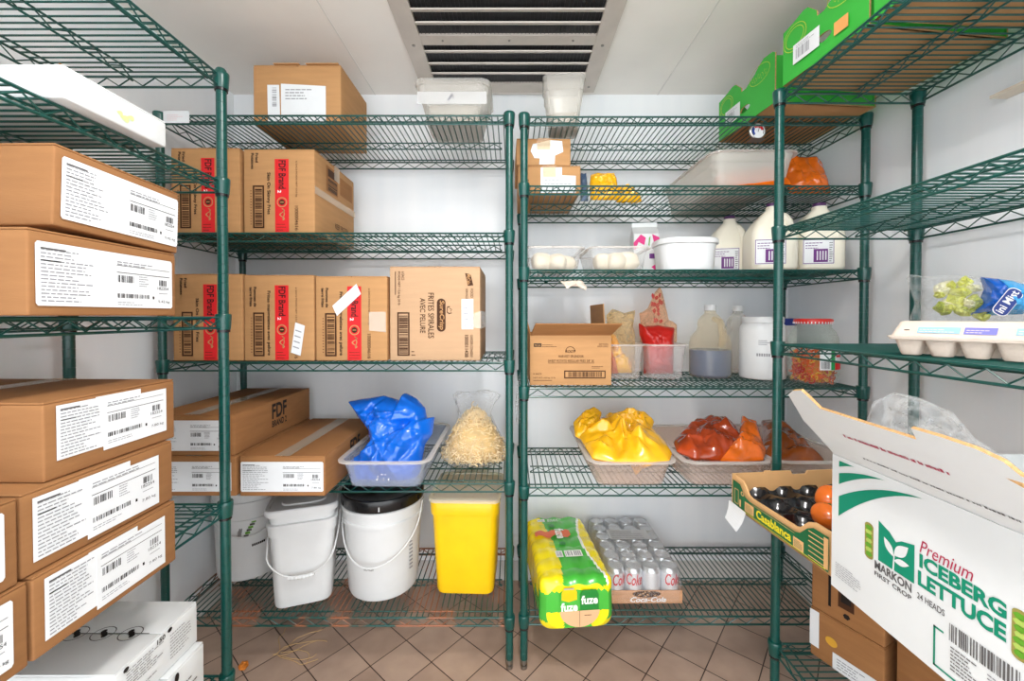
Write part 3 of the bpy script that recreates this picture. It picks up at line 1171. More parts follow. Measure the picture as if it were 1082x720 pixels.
YBAG = mat('yellow_bag', (250, 186, 28), 0.2, spec=0.6, var=0.06, scale=16, coat=0.4)
OBAG = mat('orange_bag', (226, 106, 20), 0.18, spec=0.6, var=0.22, scale=14, coat=0.5)
RBAG = mat('red_sauce_bag', (160, 58, 18), 0.14, spec=0.6, var=0.55, scale=12, coat=0.6)
BROWNBAG = mat('brown_sauce_bag', (132, 64, 16), 0.16, spec=0.6, var=0.35, scale=10, coat=0.6)
BLUEBAG = mat('blue_bag', (14, 104, 214), 0.2, spec=0.6, var=0.10, scale=12, coat=0.4)
KETCH = mat('red_sauce', (176, 26, 20), 0.3, var=0.1, scale=10)
DOUGH = mat('pale_dough', (240, 226, 200), 0.6, var=0.08, scale=18, bump=0.2, bscale=60)

# ---- blue bag in a tub (left unit, shelf 4)
t = thing('food_pan', 'clear plastic pan holding the blue bag, overhanging the shelf edge', 'food pan', (-0.424, 1.565, LS[3] + e))
mb = MB(); pan(mb, 0.312, 0.50, 0.096, clear('blue_grey_clear', (236, 241, 248), 0.12, 0.10, 0.3)); mb.build('tub', t)
mb = MB()
for i in range(9):
    mb.lathe([(0.0015 + 0.002 * random.random(), 0), (0.0001, 0.001)], WPLAST, 6, Matrix.Translation((-0.02 + 0.05 * random.random(), -0.2405, 0.035 + 0.02 * random.random())) @ Matrix.Rotation(R(90), 4, 'X'))
mb.build('frost_drops', t)['kind'] = 'stuff'
mb = MB()
out = [(374, 502), (371, 488), (384, 480), (392, 468), (386, 455), (372, 440), (361, 427), (378, 424), (400, 421), (418, 426), (423, 418), (436, 424), (446, 434), (449, 444), (457, 443), (456, 460), (449, 470), (446, 495), (440, 508), (380, 508)]
D0 = 1.50
pts = [(X(px, D0), Z(py, D0)) for px, py in out]
c0 = (X(412, D0), Z(468, D0))
M = frame((c0[0], D0, c0[1]), (1, 0, 0), (0, 0.42, 1))
bag(mb, [(p[0] - c0[0], (p[1] - c0[1]) * 1.06) for p in pts], 0.085, M, BLUEBAG, 3, 0.05, 5.5, 1.0, 0.8, 0.05, K=36, N=180, center=(0, 0))
MW = frame((c0[0] - 0.045, D0 - 0.112, c0[1] + 0.018), (1, 0.1, 0), (0, 0.42, 1))
tri = lambda r, k: [(r * math.cos(2 * PI * i / 3 + 1.57), r * math.sin(2 * PI * i / 3 + 1.57)) for i in range(3)]
o = tag(mb.build('plastic_bag', None, 60), 'crumpled bright blue plastic bag lying in the clear pan', 'bag')

# ---- clear bag of noodles
nd = thing('noodle_bag', 'clear bag full of pale noodles on the left unit by the middle posts', 'bag', (-0.148, 1.62, LS[3] + e))
NOOD = mat('noodle', (240, 216, 168), 0.45, var=0.14, scale=30)
NOODC = mat('noodle_core', (206, 172, 116), 0.6, var=0.2, scale=40)
mb = MB()
rd = random.Random(5)


def noodle_profile(z):
    """half width of the heap at height z"""
    k = max(0.0, 1 - z / 0.205)
    return 0.024 + 0.112 * min(1.0, k * 1.25) ** 0.75


for i in range(900):
    z = 0.012 + 0.19 * rd.random() ** 1.5
    a = rd.random() * 2 * PI
    hw = noodle_profile(z)
    q = rd.random() ** 0.33
    p = Vector((hw * q * math.cos(a), hw * 0.72 * q * math.sin(a), z))
    dirv = Vector((rd.gauss(0, 1), rd.gauss(0, 1), rd.gauss(0, 0.55))).normalized()
    pts = []
    for j in range(6):
        pts.append(p.copy())
        dirv = (dirv + Vector((rd.gauss(0, .55), rd.gauss(0, .55), rd.gauss(0, .4)))).normalized()
        n_ = p + dirv * 0.011
        hw = noodle_profile(max(0, n_.z))
        if math.hypot(n_.x / hw, n_.y / (hw * 0.72)) > 1.0 or n_.z < 0.004:
            dirv = (Vector((0, 0, 0.10)) - p).normalized() * 0.6 + Vector((rd.gauss(0, .5), rd.gauss(0, .5), 0))
            dirv.normalize()
            n_ = p + dirv * 0.010
        p = n_
    mb.tube(pts, 0.0019, NOOD, 5)
mb.lathe([(0.02, 0.004), (0.10, 0.010), (0.115, 0.03), (0.112, 0.075), (0.078, 0.13), (0.02, 0.185)], NOODC, 28, Matrix.Diagonal((1, 0.72, 1, 1)))
mb.build('noodles', nd)['kind'] = 'stuff'
mb = MB()
rings = []
for k, (z, hw) in enumerate(((0.001, 0.09), (0.004, 0.128), (0.03, 0.139), (0.08, 0.116), (0.13, 0.080), (0.18, 0.062), (0.22, 0.075), (0.255, 0.088), (0.268, 0.07))):
    rg = []
    for j in range(48):
        a = 2 * PI * j / 48
        f = 1 + 0.10 * noise.noise(Vector((math.cos(a) * 2.2, math.sin(a) * 2.2, z * 22))) * (0.4 + z * 7) + 0.06 * abs(math.sin(a * 7 + z * 30)) * (z * 4)
        rg.append((hw * f * math.cos(a) + 0.02 * max(0, z - 0.16) * 3, hw * (0.74 - z * 0.9) * f * math.sin(a), z + 0.012 * noise.noise(Vector((a, z * 9, 2)))))
    rings.append(rg)
mb.loft(rings, FILM, None, True, True, True)
mb.build('clear_film', nd, 180)

# ---- buckets on the bottom shelf of the left unit
Z5 = LS[4] + e


def bail(mb, r, zc, drop, m, front=-1, rad=0.0028, n=28, push=0.012):
    pts = []
    for i in range(n + 1):
        a = PI * i / n
        x = -r * math.cos(a)
        s = math.sin(a)
        pts.append((x * (1 - 0.0 * s), front * (math.sqrt(max(0, (r + push) ** 2 - x * x)) * s ** 0.5), zc - drop * s ** 0.8))
    mb.tube(pts, rad, m, 7)
    return pts


# round white bucket with green mark
t = thing('bucket', 'round white bucket with green leaf mark behind the left green post', 'bucket', (-1.085, 1.690, Z5), R(25), 'buckets on the bottom shelf')
mb = MB()
mb.lathe([(0.10, 0.0), (0.117, 0.004), (0.120, 0.02), (0.126, 0.235), (0.131, 0.236), (0.131, 0.243), (0.128, 0.246), (0.130, 0.30), (0.136, 0.302), (0.136, 0.312), (0.131, 0.314), (0.131, 0.335), (0.137, 0.338), (0.137, 0.348), (0.130, 0.35), (0.127, 0.348), (0.118, 0.008), (0.1, 0.006)], WPLAST, 48)
mb.build('body', t)
LEAFG = mat('leaf_green_ink', (96, 158, 40), 0.5)
mb = MB()
wr = lambda r_: (lambda u, w_, h_: ((r_ + h_) * math.sin(u / r_), -(r_ + h_) * math.cos(u / r_), w_))
W_ = wr(0.1275)
put_text(mb, None, '/|/|', -0.030, 0.175, -0.012, 0.215, INK_D, 0, 0.02, 0.6, 0.002, W_)
for k in range(6):
    u0, v0 = -0.008 + 0.005 * k, 0.180 + 0.010 * k
    put_rect(mb, None, u0, v0, u0 + 0.016, v0 + 0.008, LEAFG if k % 2 else INK_D, 0.0015, W_, 3)
W2 = wr(0.1255)
for k in range(7):
    put_rect(mb, None, 0.018 + 0.0066 * k, 0.136 + 0.0006 * k, 0.0232 + 0.0066 * k, 0.145 + 0.0006 * k, INK, 0.0015, W2, 2)
mb.build('printed_mark', t)
mb = MB(); bail(mb, 0.132, 0.285, 0.10, WPLAST); mb.build('handle', t)

# square white bucket
t = thing('bucket', 'square white bucket with a lid and a wire handle with ribbed grip', 'bucket', (-0.782, 1.545, Z5), R(19), 'buckets on the bottom shelf')
mb = MB()
rr = lambda w_, z, r_=0.035: rrect(w_, w_ * 1.08, r_, z, 7)
mb.loft([rr(0.16, 0), rr(0.186, 0.003), rr(0.190, 0.015), rr(0.212, 0.262), rr(0.222, 0.264), rr(0.222, 0.268), rr(0.226, 0.300), rr(0.232, 0.302), rr(0.232, 0.307), rr(0.214, 0.309), rr(0.217, 0.335), rr(0.2, 0.336)], WPLAST)
mb.build('body', t)
mb = MB()
mb.loft([rr(0.216, 0.338), rr(0.236, 0.338), rr(0.238, 0.345), rr(0.238, 0.357), rr(0.232, 0.361), rr(0.214, 0.361), rr(0.208, 0.355), rr(0.15, 0.356), rr(0.146, 0.361), rr(0.1, 0.363), rr(0.02, 0.363, 0.005)], WPLAST)
mb.build('lid', t)
mb = MB()
pts = []
for i in range(29):
    a = PI * i / 28
    s = math.sin(a)
    pts.append((-0.119 * math.cos(a), -0.13 * min(1, s * 2.2) + 0.0, 0.292 - 0.172 * s ** 0.75))
mb.tube(pts, 0.0026, WPLAST, 7)
hd = mb.build('handle', t)
mb = MB()
gp = [(x, -0.131, pts[14][2] + 0.004 * (x / 0.04) ** 2) for x in [-0.042 + 0.006 * i for i in range(15)]]
mb.tube(gp, [0.0065 if i % 2 else 0.0078 for i in range(15)], WPLAST, 8, smooth=False)
mb.build('grip', hd)

# round white bucket with a black lid
t = thing('bucket', 'round white bucket with a black lid on the bottom shelf', 'bucket', (-0.502, 1.590, Z5), 0, 'buckets on the bottom shelf')
mb = MB()
mb.lathe([(0.11, 0.0), (0.126, 0.003), (0.130, 0.018), (0.1445, 0.272), (0.1505, 0.274), (0.1505, 0.285), (0.1465, 0.288), (0.1475, 0.315), (0.1525, 0.317), (0.1525, 0.330), (0.146, 0.333), (0.146, 0.345), (0.12, 0.346)], WPLAST, 56)
mb.build('body', t)
mb = MB()
mb.lathe([(0.147, 0.335), (0.1535, 0.335), (0.1555, 0.340), (0.1565, 0.368), (0.154, 0.376), (0.149, 0.378), (0.143, 0.376), (0.139, 0.366), (0.135, 0.364), (0.06, 0.366), (0.01, 0.366)], BLACKP, 56)
for k in range(12):
    a = 2 * PI * k / 12 + 0.2
    mb.box(-0.002, -0.1585, 0.343, 0.002, -0.154, 0.358, WPLAST if k % 3 == 0 else BLACKP, Matrix.Rotation(a, 4, 'Z'))
mb.build('lid', t)
mb = MB()
W_ = wr(0.1385)
put_text(mb, None, 'TEC-XL20', -0.032, 0.122, 0.006, 0.134, INK_D, 0, 0.01, 0, 0.001, W_)
W2 = wr(0.139)
for k in range(9):
    put_rect(mb, None, 0.140, 0.09 + k * 0.014, 0.158, 0.096 + k * 0.014, INK_G, 0.0008, W2, 3)
mb.build('printed_mark', t)
mb = MB()
bail(mb, 0.1515, 0.318, 0.172, WPLAST)
mb.build('handle', t)

# yellow container with a clear lid
t = thing('storage_container', 'yellow square plastic container with a clear lid under the noodle bag', 'container', (-0.172, 1.612, Z5), R(-2))
YEL = mat('yellow_plastic', (248, 200, 12), 0.38, var=0.05, scale=12)
mb = MB()
rq = lambda w_, z, r_=0.03: rrect(w_, w_, r_, z, 6)
mb.loft([rq(0.195, 0), rq(0.211, 0.003), rq(0.216, 0.014), rq(0.243, 0.300), rq(0.252, 0.302), rq(0.254, 0.308), rq(0.258, 0.355), rq(0.254, 0.358), rq(0.246, 0.356), rq(0.212, 0.02), rq(0.19, 0.010)], YEL)
mb.build('body', t)
mb = MB()
LIDC = clear('cloudy_lid', (250, 246, 226), 0.45, 0.25, 0.3)
mb.loft([rq(0.264, 0.352), rq(0.268, 0.353), rq(0.268, 0.366), rq(0.262, 0.368), rq(0.240, 0.368), rq(0.236, 0.362), rq(0.02, 0.362, 0.005)], LIDC, cap0=False)
mb.build('lid', t)

# ---- top shelf containers
CONT = mat('grey_contents', (168, 160, 146), 0.6, var=0.15, scale=20)


def square_tub(label, loc, rz, w, d, h, wb, fill, lid=True, sticker_=False, lipy=0.0, group='frosted containers on the top shelf'):
    t = thing('food_container', label, 'container', loc, rz, group)
    mb = MB()
    q = wb / w
    r_ = min(w, d) * 0.16
    S = [(q, 0.0), (q * 1.02, 0.004), (q + (0.94 - q) * 0.72, h * 0.72), (0.95, h * 0.74), (0.97, h - 0.012), (1.0, h - 0.010), (1.0, h), (0.955, h), (0.92, h * 0.74), (q * 0.985, 0.008)]
    mb.loft([rrect(w * a, d * a, r_, z, 6) for a, z in S], FROST)
    mb.build('body', t)
    mb = MB()
    k = q + (0.94 - q) * fill
    mb.loft([rrect(w * q * 0.96, d * q * 0.96, r_, 0.010, 6), rrect(w * k * 0.95, d * k * 0.95, r_, h * fill, 6)], CONT)
    mb.build('contents', t)
    if lid:
        mb = MB()
        mb.loft([rrect(w * 1.03, d * 1.03, r_, h - 0.004, 6), rrect(w * 1.03, d * 1.03, r_, h + 0.006, 6), rrect(w * 0.9, d * 0.9, r_, h + 0.008, 6), rrect(w * 0.3, d * 0.3, r_ * .3, h + 0.008, 6)], FROST, cap0=False)
        mb.build('lid', t)
    if sticker_:
        mb = MB()
        M = face((-w * 0.46, -d / 2 * 0.985, h * 0.40), (w * 0.92, 0, 0), (0, -d * 0.012, h * 0.30))
        put_sheet(mb, M, [(0, 0), (1, 0), (1, 1), (0, 1)], clear('milky_strip', (250, 250, 250), 0.3, 0.3, 0.2), 0.001, 0.0015)
        put_shape(mb, M, [[(0.42, 0.25), (0.50, 0.85), (0.52, 0.8), (0.46, 0.25)], [(0.46, 0.7), (0.53, 0.4), (0.55, 0.42), (0.48, 0.75)]], INK_G, 0.0018)
        mb.build('strip_label', t)
    return t


square_tub('wide frosted lidded container on the left unit\'s top shelf below the vent', (-0.208, 1.545, LS[0] + e), 0, 0.262, 0.235, 0.135, 0.192, 0.45, True, True)
square_tub('tall narrow frosted container on the right unit\'s top shelf below the vent', (0.190, 1.530, RS[0] + e), R(-4), 0.148, 0.150, 0.172, 0.105, 0.30, True)

# ---- right unit, shelf 2
t, fc = carton('small_carton', 'lower small brown carton of two behind the right unit\'s left post', (0.226, 0.30, 0.098), (0.022, 1.484, RS[1] + e), 0, 'small cartons with white labels', tape=True, seam='y')
mb = MB(); M = fc['front']
put_sheet(mb, M, [(0.36, 0), (0.92, 0), (0.92, 0.62), (0.70, 0.64), (0.70, 0.93), (0.36, 0.93)], PAPER)
lines(mb, M, 0.42, 0.2, 0.88, 0.55, INK_G, 3, 3, 0.25, 0.001)
mb.build('white_label', t)
mb = MB()
for u, v in ((0.14, 0.72), (0.15, 0.45)):
    put_shape(mb, M, [[(u + 0.02 * math.cos(i), v + 0.05 * math.sin(i)) for i in range(6)]], INK, 0.0006)
mb.build('printed_mark', t)
t, fc = carton('small_carton', 'upper small brown carton of two with a ragged white label', (0.196, 0.28, 0.096), (0.016, 1.482, RS[1] + 0.1005), R(1), 'small cartons with white labels', tape=True, seam='y')
mb = MB(); M = fc['front']
put_sheet(mb, M, [(0.42, 0.02), (0.70, 0.04), (0.71, 0.36), (0.86, 0.50), (0.84, 0.90), (0.62, 0.93), (0.30, 0.78), (0.26, 0.52), (0.33, 0.26), (0.43, 0.25)], PAPER)
mb.build('white_label', t)

GY = 'yellow bags on the upper right shelf'


def stand_bag(name, label, cx, y, z, w, h, T, m, seed, group=None, lean=0.25, cat='bag', amp=0.012, yaw=0.0, outline=None, fs=18):
    mb = MB()
    o = outline or [(-.5, .02), (-.42, 0), (0, -.0), (.42, 0), (.5, .02), (.5, .45), (.47, .8), (.40, 1), (.1, .96), (-.2, 1.0), (-.44, .93), (-.49, .6)]
    M = frame((cx, y, z), (math.cos(yaw), math.sin(yaw), 0), (-math.sin(yaw) * lean, math.cos(yaw) * lean, 1))
    bag(mb, [(a * w, b * h) for a, b in o], T, M, m, seed, amp, fs, K=20, N=90)
    return tag(mb.build(name, None, 60), label, cat, group)


stand_bag('yellow_bag', 'yellow bag standing beside the two small cartons on the upper shelf', 0.357, 1.585, RS[1] + 0.004, 0.11, 0.118, 0.035, YBAG, 4, GY)
stand_bag('yellow_bag', 'lower yellow bag leaning right of the other yellow bag', 0.455, 1.60, RS[1] + 0.004, 0.10, 0.085, 0.04, YBAG, 5, GY, lean=0.8, outline=[(-.5, 0), (.5, 0), (.5, .3), (.15, .85), (-.1, 1), (-.45, .9)])
stand_bag('blue_grey_pouch', 'slim blue grey pouch between small cartons and yellow bag', 0.282, 1.60, RS[1] + 0.004, 0.030, 0.125, 0.014, mat('blue_grey_film', (72, 92, 120), 0.3), 6, None, amp=0.004)

# large pan with orange bag
t = thing('food_pan', 'large deep clear pan on the upper right shelf below the dial thermometer', 'food pan', (0.838, 1.645, RS[1] + e))
mb = MB(); pan(mb, 0.318, 0.50, 0.122, clear('worn_clear', (250, 246, 240), 0.30, 0.2, 0.3), 0.02, 0.04); mb.build('tub', t)
mb = MB()
bag(mb, [(-.10, -.17), (.11, -.18), (.115, .1), (.07, .19), (-.08, .17), (-.115, 0)], 0.095, Matrix.Translation((0.858, 1.600, RS[1] + 0.012)), OBAG, 8, 0.012, 12, Tb=0.002)
tag(mb.build('orange_bag', None, 60), 'orange bag lying inside the large clear pan up high', 'bag')
stand_bag('orange_bag', 'orange bag standing right of the large clear pan by the wall', 1.088, 1.50, RS[1] + 0.004, 0.155, 0.165, 0.035, OBAG, 9, None, lean=0.35, fs=14)

# dial thermometer hanging under the top shelf
t = thing('thermometer', 'round dial thermometer with red and blue rim under the top right shelf', 'thermometer', (0.843, 1.420, RS[0] - 0.004))
mb = MB(); mb.box(-0.0012, -0.004, -0.03, 0.0012, 0.004, -0.0, STEEL); mb.box(-0.022, -0.012, -0.066, 0.026, 0.02, -0.0645, STEEL); mb.build('bracket', t)
MT = Matrix.Translation((0, -0.006, -0.038)) @ Matrix.Rotation(R(90), 4, 'X')
mb = MB(); mb.lathe([(0.022, -0.008), (0.027, -0.006), (0.028, 0.004), (0.025, 0.006), (0.024, 0.003)], STEEL, 36, MT, cap1=False); mb.build('casing', t)
mb = MB(); mb.lathe([(0.0243, 0.002), (0.0243, 0.0032)], PAPER, 36, MT)
arc = lambda r0, r1, a0, a1: [(r1 * math.cos(R(a0 + (a1 - a0) * i / 12)), r1 * math.sin(R(a0 + (a1 - a0) * i / 12))) for i in range(13)] + [(r0 * math.cos(R(a1 - (a1 - a0) * i / 12)), r0 * math.sin(R(a1 - (a1 - a0) * i / 12))) for i in range(13)]
put_shape(mb, MT, [arc(0.012, 0.019, 10, 130)], RED, 0.0036)
put_shape(mb, MT, [arc(0.012, 0.019, 140, 230)], mat('blue_ink', (40, 70, 150), 0.5), 0.0036)
put_shape(mb, MT, [arc(0.019, 0.0215, -30, 230)], INK, 0.0036)
mb.build('dial', t)
mb = MB(); put_shape(mb, MT, [[(-0.001, -0.004), (0.001, -0.004), (0.006, 0.015), (0.005, 0.0155)]], INK, 0.0046); mb.build('needle', t)

# ---- right unit, shelf 3
GP = 'clear pans of pale dough'
Z3 = RS[2] + e
for k, (cx, lab, w_) in enumerate(((0.148, 'clear pan of pale dough at the left end of the milk shelf', 0.222), (0.379, 'clear pan of pale dough in front of the pink milk box', 0.225))):
    t = thing('food_pan', lab, 'food pan', (cx, 1.565, Z3), 0, GP)
    mb = MB(); pan(mb, w_, 0.30, 0.083, CLEARP, 0.014, 0.03, 0.010); mb.build('tub', t)
    rd = random.Random(k + 3)
    if k == 0:
        sp = [(-0.055, -0.08), (0.02, -0.085), (0.06, -0.02), (-0.03, 0.02), (0.03, 0.07)]
    else:
        sp = [(-0.06, -0.06), (0.0, -0.085), (0.055, -0.07), (0.0, 0.03), (0.05, 0.06)]
    for j, (dx, dy) in enumerate(sp):
        mb = MB()
        S_ = Matrix.Translation((cx + dx * 0.72, 1.565 + dy * 0.9, Z3 + 0.0045)) @ Matrix.Rotation(rd.random() * 3, 4, 'Z')
        prof = []
        rings = []
        a_, b_, h_ = 0.042 + 0.008 * rd.random(), 0.036, 0.060 + 0.014 * rd.random()
        for i in range(9):
            q = PI * i / 8
            rad = math.sin(q) ** 0.7 if 0 < i < 8 else 0.02
            rings.append([(a_ * rad * math.cos(2 * PI * c / 22) * (1 + 0.3 * noise.noise(Vector((math.cos(c * .2856) * 1.2, math.sin(c * .2856) * 1.2, i * .4 + j * 3)))), b_ * rad * math.sin(2 * PI * c / 22), h_ * (1 - math.cos(q)) / 2) for c in range(22)])
        mb.loft(rings, DOUGH, S_)
        tag(mb.build('dough_piece', None, 80), 'pale lump of dough in the clear pan at shelf left end' if k == 0 else 'pale lump of dough in the clear pan before the pink milk box', 'dough', 'dough lumps in the left pan' if k == 0 else 'dough lumps in the second pan')

# pink and white gable top box
MAG = mat('magenta_ink', (214, 30, 120), 0.5)
PURP = mat('purple_ink', (104, 40, 120), 0.5)
t = thing('milk_carton', 'white and pink gable top milk box behind the dough pans', 'carton', (0.535, 1.66, Z3), R(-8))
mb = MB()
mb.loft([rrect(0.098, 0.098, 0.004, 0, 3), rrect(0.098, 0.098, 0.004, 0.165, 3)], WCARD, smooth=False)
mb.build('body', t)
mb = MB()
vs_ = [(-.049, -.049, .165), (.049, -.049, .165), (.049, .049, .165), (-.049, .049, .165), (-.049, -.003, .2), (.049, -.003, .2), (.049, .003, .2), (-.049, .003, .2), (-.049, -.003, .217), (.049, -.003, .217), (.049, .003, .217), (-.049, .003, .217)]
mb.add(vs_, [(0, 1, 5, 4), (2, 3, 7, 6), (1, 2, 6, 5), (3, 0, 4, 7), (4, 5, 9, 8), (6, 7, 11, 10), (5, 6, 10, 9), (7, 4, 8, 11), (8, 9, 10, 11)], WCARD)
mb.build('gable_top', t)
mb = MB()
M = face((-0.049, -0.0492, 0), (0.098, 0, 0), (0, 0, 0.165))
put_shape(mb, M, [[(0.0, 0.78), (0.28, 0.98), (0.48, 0.9), (0.42, 0.72), (0.2, 0.8), (0.05, 0.6)]], MAG)
put_shape(mb, M, [[(0.72, 0.98), (1, 0.9), (1, 0.72), (0.8, 0.76)]], MAG)
put_rect(mb, M, 0.62, 0.40, 0.95, 0.52, PURP, 0.0005)
put_shape(mb, M, [[(0.6, 0.9), (0.66, 0.93), (0.62, 0.7), (0.58, 0.72)]], LEAFG)
put_shape(mb, M, [[(0.7, 0.2), (0.95, 0.3), (0.98, 0.18), (0.85, 0.12)]], MAG)
lines(mb, M, 0.6, 0.05, 0.95, 0.12, INK_G, 2, 3, 0.3)
mb.build('printed_panel', t)

# white oval tub
t = thing('white_tub', 'white plastic lidded tub left of the milk jugs', 'tub', (0.630, 1.50, Z3))
mb = MB(); mb.loft([rrect(0.176, 0.136, 0.05, 0, 8), rrect(0.186, 0.146, 0.055, 0.004, 8), rrect(0.202, 0.160, 0.06, 0.098, 8), rrect(0.19, 0.15, 0.06, 0.099, 8)], WPLAST); mb.build('body', t)
mb = MB(); mb.loft([rrect(0.206, 0.164, 0.06, 0.094, 8), rrect(0.217, 0.174, 0.065, 0.096, 8), rrect(0.217, 0.174, 0.065, 0.110, 8), rrect(0.213, 0.170, 0.065, 0.114, 8), rrect(0.20, 0.158, 0.06, 0.114, 8), rrect(0.195, 0.153, 0.06, 0.111, 8), rrect(0.05, 0.05, 0.02, 0.111, 8)], WPLAST); mb.build('lid', t)

MILKP = mat('milky_plastic', (240, 234, 216), 0.4, spec=0.4)
CAPP = mat('purple_cap', (84, 48, 96), 0.4)
GM = 'milk jugs with purple caps'


def milk_jug(label, loc, rz):
    t = thing('milk_jug', label, 'jug', loc, rz, GM)
    mb = MB()
    w = 0.148
    L_ = []
    for z, a, cy in ((0, .86, 0), (0.004, .95, 0), (0.012, 1, 0), (0.125, 1, 0), (0.145, .97, 0), (0.175, .78, -.002), (0.20, .52, -.006), (0.213, .34, -.01), (0.217, .30, -.01), (0.228, .29, -.01)):
        L_.append(rrect(w * a, w * a, w * a * (0.22 + 0.25 * (1 - a)), z, 6, 0, cy * 3))
    mb.loft(L_, MILKP)
    mb.build('body', t)
    mb = MB()
    mb.tube([(0.012, -0.038, 0.200), (0.028, -0.052, 0.190), (0.038, -0.063, 0.168), (0.040, -0.069, 0.140), (0.036, -0.068, 0.112)], [0.010, 0.012, 0.013, 0.012, 0.010], MILKP, 10)
    mb.build('handle', t)
    mb = MB()
    mb.lathe([(0.0195, 0.224), (0.0205, 0.225), (0.0205, 0.238), (0.019, 0.240)], CAPP, 24, Matrix.Translation((0, -0.03, 0)))
    mb.build('cap', t)
    mb = MB()
    M = face((-0.072, -0.0742, 0.02), (0.098, 0, 0), (0, 0, 0.088))
    put_sheet(mb, M, [(0, 0), (1, 0), (1, 1), (0, 1)], PAPER, 0.0003, 0.0007)
    frame_rect(mb, M, 0.01, 0.02, 0.99, 0.98, 0.02, 0.025, PURP, 0.001)
    put_rect(mb, M, 0.34, 0.08, 0.80, 0.60, PURP, 0.001)
    for q in range(4):
        put_rect(mb, M, 0.44 + 0.09 * q, 0.16, 0.48 + 0.09 * q, 0.52, PAPER, 0.0013)
    lines(mb, M, 0.08, 0.62, 0.75, 0.92, PURP, 3, 5, 0.3, 0.0012)
    lines(mb, M, 0.84, 0.1, 0.96, 0.9, INK_D, 9, 6, 0.4, 0.0012)
    mb.build('label_sticker', t)


milk_jug('milk jug directly beside the white tub, set back from the others', (0.882, 1.68, Z3), R(-14))
milk_jug('milk jug in the middle, its purple label facing forward beside the green post', (0.936, 1.492, Z3), R(-12))
milk_jug('milk jug at the right end of its shelf behind the wire shelf corner', (1.098, 1.490, Z3), R(-10))

# torn paper hanging below shelf 3
mb = MB()
out = [(592, 303), (606, 302), (615, 302), (620, 309), (619, 313), (612, 309), (604, 308), (599, 311), (596, 307)]
D0 = 1.45
c0 = (X(606, D0), RS[2] - 0.046)
bag(mb, [((px - 606) * D0 / F, (306 - py) * D0 / F) for px, py in out], 0.006, frame((c0[0], D0, c0[1]), (1, 0, 0), (0, 0.2, 1)), mat('torn_paper', (232, 214, 196), 0.7, var=0.2, scale=60), 4, 0.004, 40, K=8, N=50)
tag(mb.build('torn_paper', None, 60), 'torn scrap of brown and white paper stuck under the milk shelf', 'paper')

# ---- right unit, shelf 4
Z4 = RS[3] + e
t = thing('open_carton', 'open brown carton with raised flaps at the left end of its shelf', 'carton', (0.064, 1.444, Z4))
w, d, h = 0.287, 0.345, 0.176
mb = MB()
th = 0.004
for (x0, y0, x1, y1) in ((0, 0, w, th), (0, d - th, w, d), (0, th, th, d - th), (w - th, th, w, d - th)):
    mb.box(x0, y0, 0, x1, y1, h, CARD)
mb.box(th, th, 0, w - th, d - th, th, CARD)
mb.build('body', t)
mb = MB(); mb.add([(0.001, 0, h), (w - 0.001, 0, h), (w + 0.022, -0.062, h + 0.040), (0.016, -0.050, h + 0.040), (0.001, 0.004, h), (w - 0.001, 0.004, h), (w + 0.022, -0.058, h + 0.0435), (0.016, -0.046, h + 0.0435)], [(0, 1, 2, 3), (7, 6, 5, 4), (0, 4, 5, 1), (1, 5, 6, 2), (2, 6, 7, 3), (3, 7, 4, 0)], CARD_D); mb.build('front_flap', t)  # darker board paints in the shade on this forward-leaning flap
mb = MB(); mb.box(0, 0.01, h, 0.004, d - 0.02, h + 0.105, CARD_IN, Matrix.Translation((0, 0, h)) @ Matrix.Rotation(R(-14), 4, 'Y') @ Matrix.Translation((0, 0, -h))); mb.build('side_flap', t)
mb = MB(); mb.box(w - 0.004, 0.09, h, w, d, h + 0.115, CARD, Matrix.Translation((w, 0, h)) @ Matrix.Rotation(R(-3), 4, 'Y') @ Matrix.Translation((-w, 0, -h))); mb.build('side_flap', t)
mb = MB(); mb.box(0.002, d - 0.0, h - 0.1, w - 0.002, d + 0.004, h, CARD); mb.build('back_flap', t)
mb = MB()
M = face((0, -0.0004, 0), (w, 0, 0), (0, 0, h))
put_rect(mb, M, 0.045, 0.77, 0.14, 0.84, INK, 0.0005)
put_text(mb, M, 'McCain', 0.055, 0.785, 0.13, 0.825, CARD, 0, 0.01, h=0.0008)
lines(mb, M, 0.15, 0.77, 0.34, 0.84, INK_B, 2, 3, 0.25, 0.0006)
put_text(mb, M, 'KEEP FROZEN', 0.85, 0.81, 0.96, 0.84, INK_B, h=0.0006)
put_text(mb, M, 'GARDER CONGELE', 0.83, 0.765, 0.96, 0.795, INK_B, h=0.0006)
arcs = [(0.495 + 0.062 * math.cos(PI * i / 16), 0.67 + 0.11 * math.sin(PI * i / 16)) for i in range(17)] + [(0.495 + 0.055 * math.cos(PI - PI * i / 16), 0.67 + 0.098 * math.sin(PI - PI * i / 16)) for i in range(17)]
put_shape(mb, M, [arcs], INK_B)
put_text(mb, M, 'ROOT', 0.435, 0.65, 0.56, 0.705, INK_B, 0, 0.02, 0.2, h=0.0006)
put_text(mb, M, 'HARVEST SPLENDOR', 0.35, 0.555, 0.66, 0.605, INK_B, 0, 0.005, h=0.0006)
put_text(mb, M, 'SWEET POTATO REGULAR FRIES 3/8" SK', 0.22, 0.46, 0.79, 0.515, INK_B, h=0.0006)
put_rect(mb, M, 0.22, 0.44, 0.79, 0.448, INK_B, 0.0006)
put_text(mb, M, '6 SACS', 0.04, 0.21, 0.14, 0.245, INK_B, h=0.0006)
put_text(mb, M, 'NET WT. 6.8 kg 15 lb', 0.04, 0.125, 0.31, 0.165, INK_B, h=0.0006)
put_rect(mb, M, 0.04, 0.09, 0.27, 0.10, INK_B, 0.0006)
lines(mb, M, 0.76, 0.34, 0.93, 0.40, INK_B, 2, 5, 0.3, 0.0006)
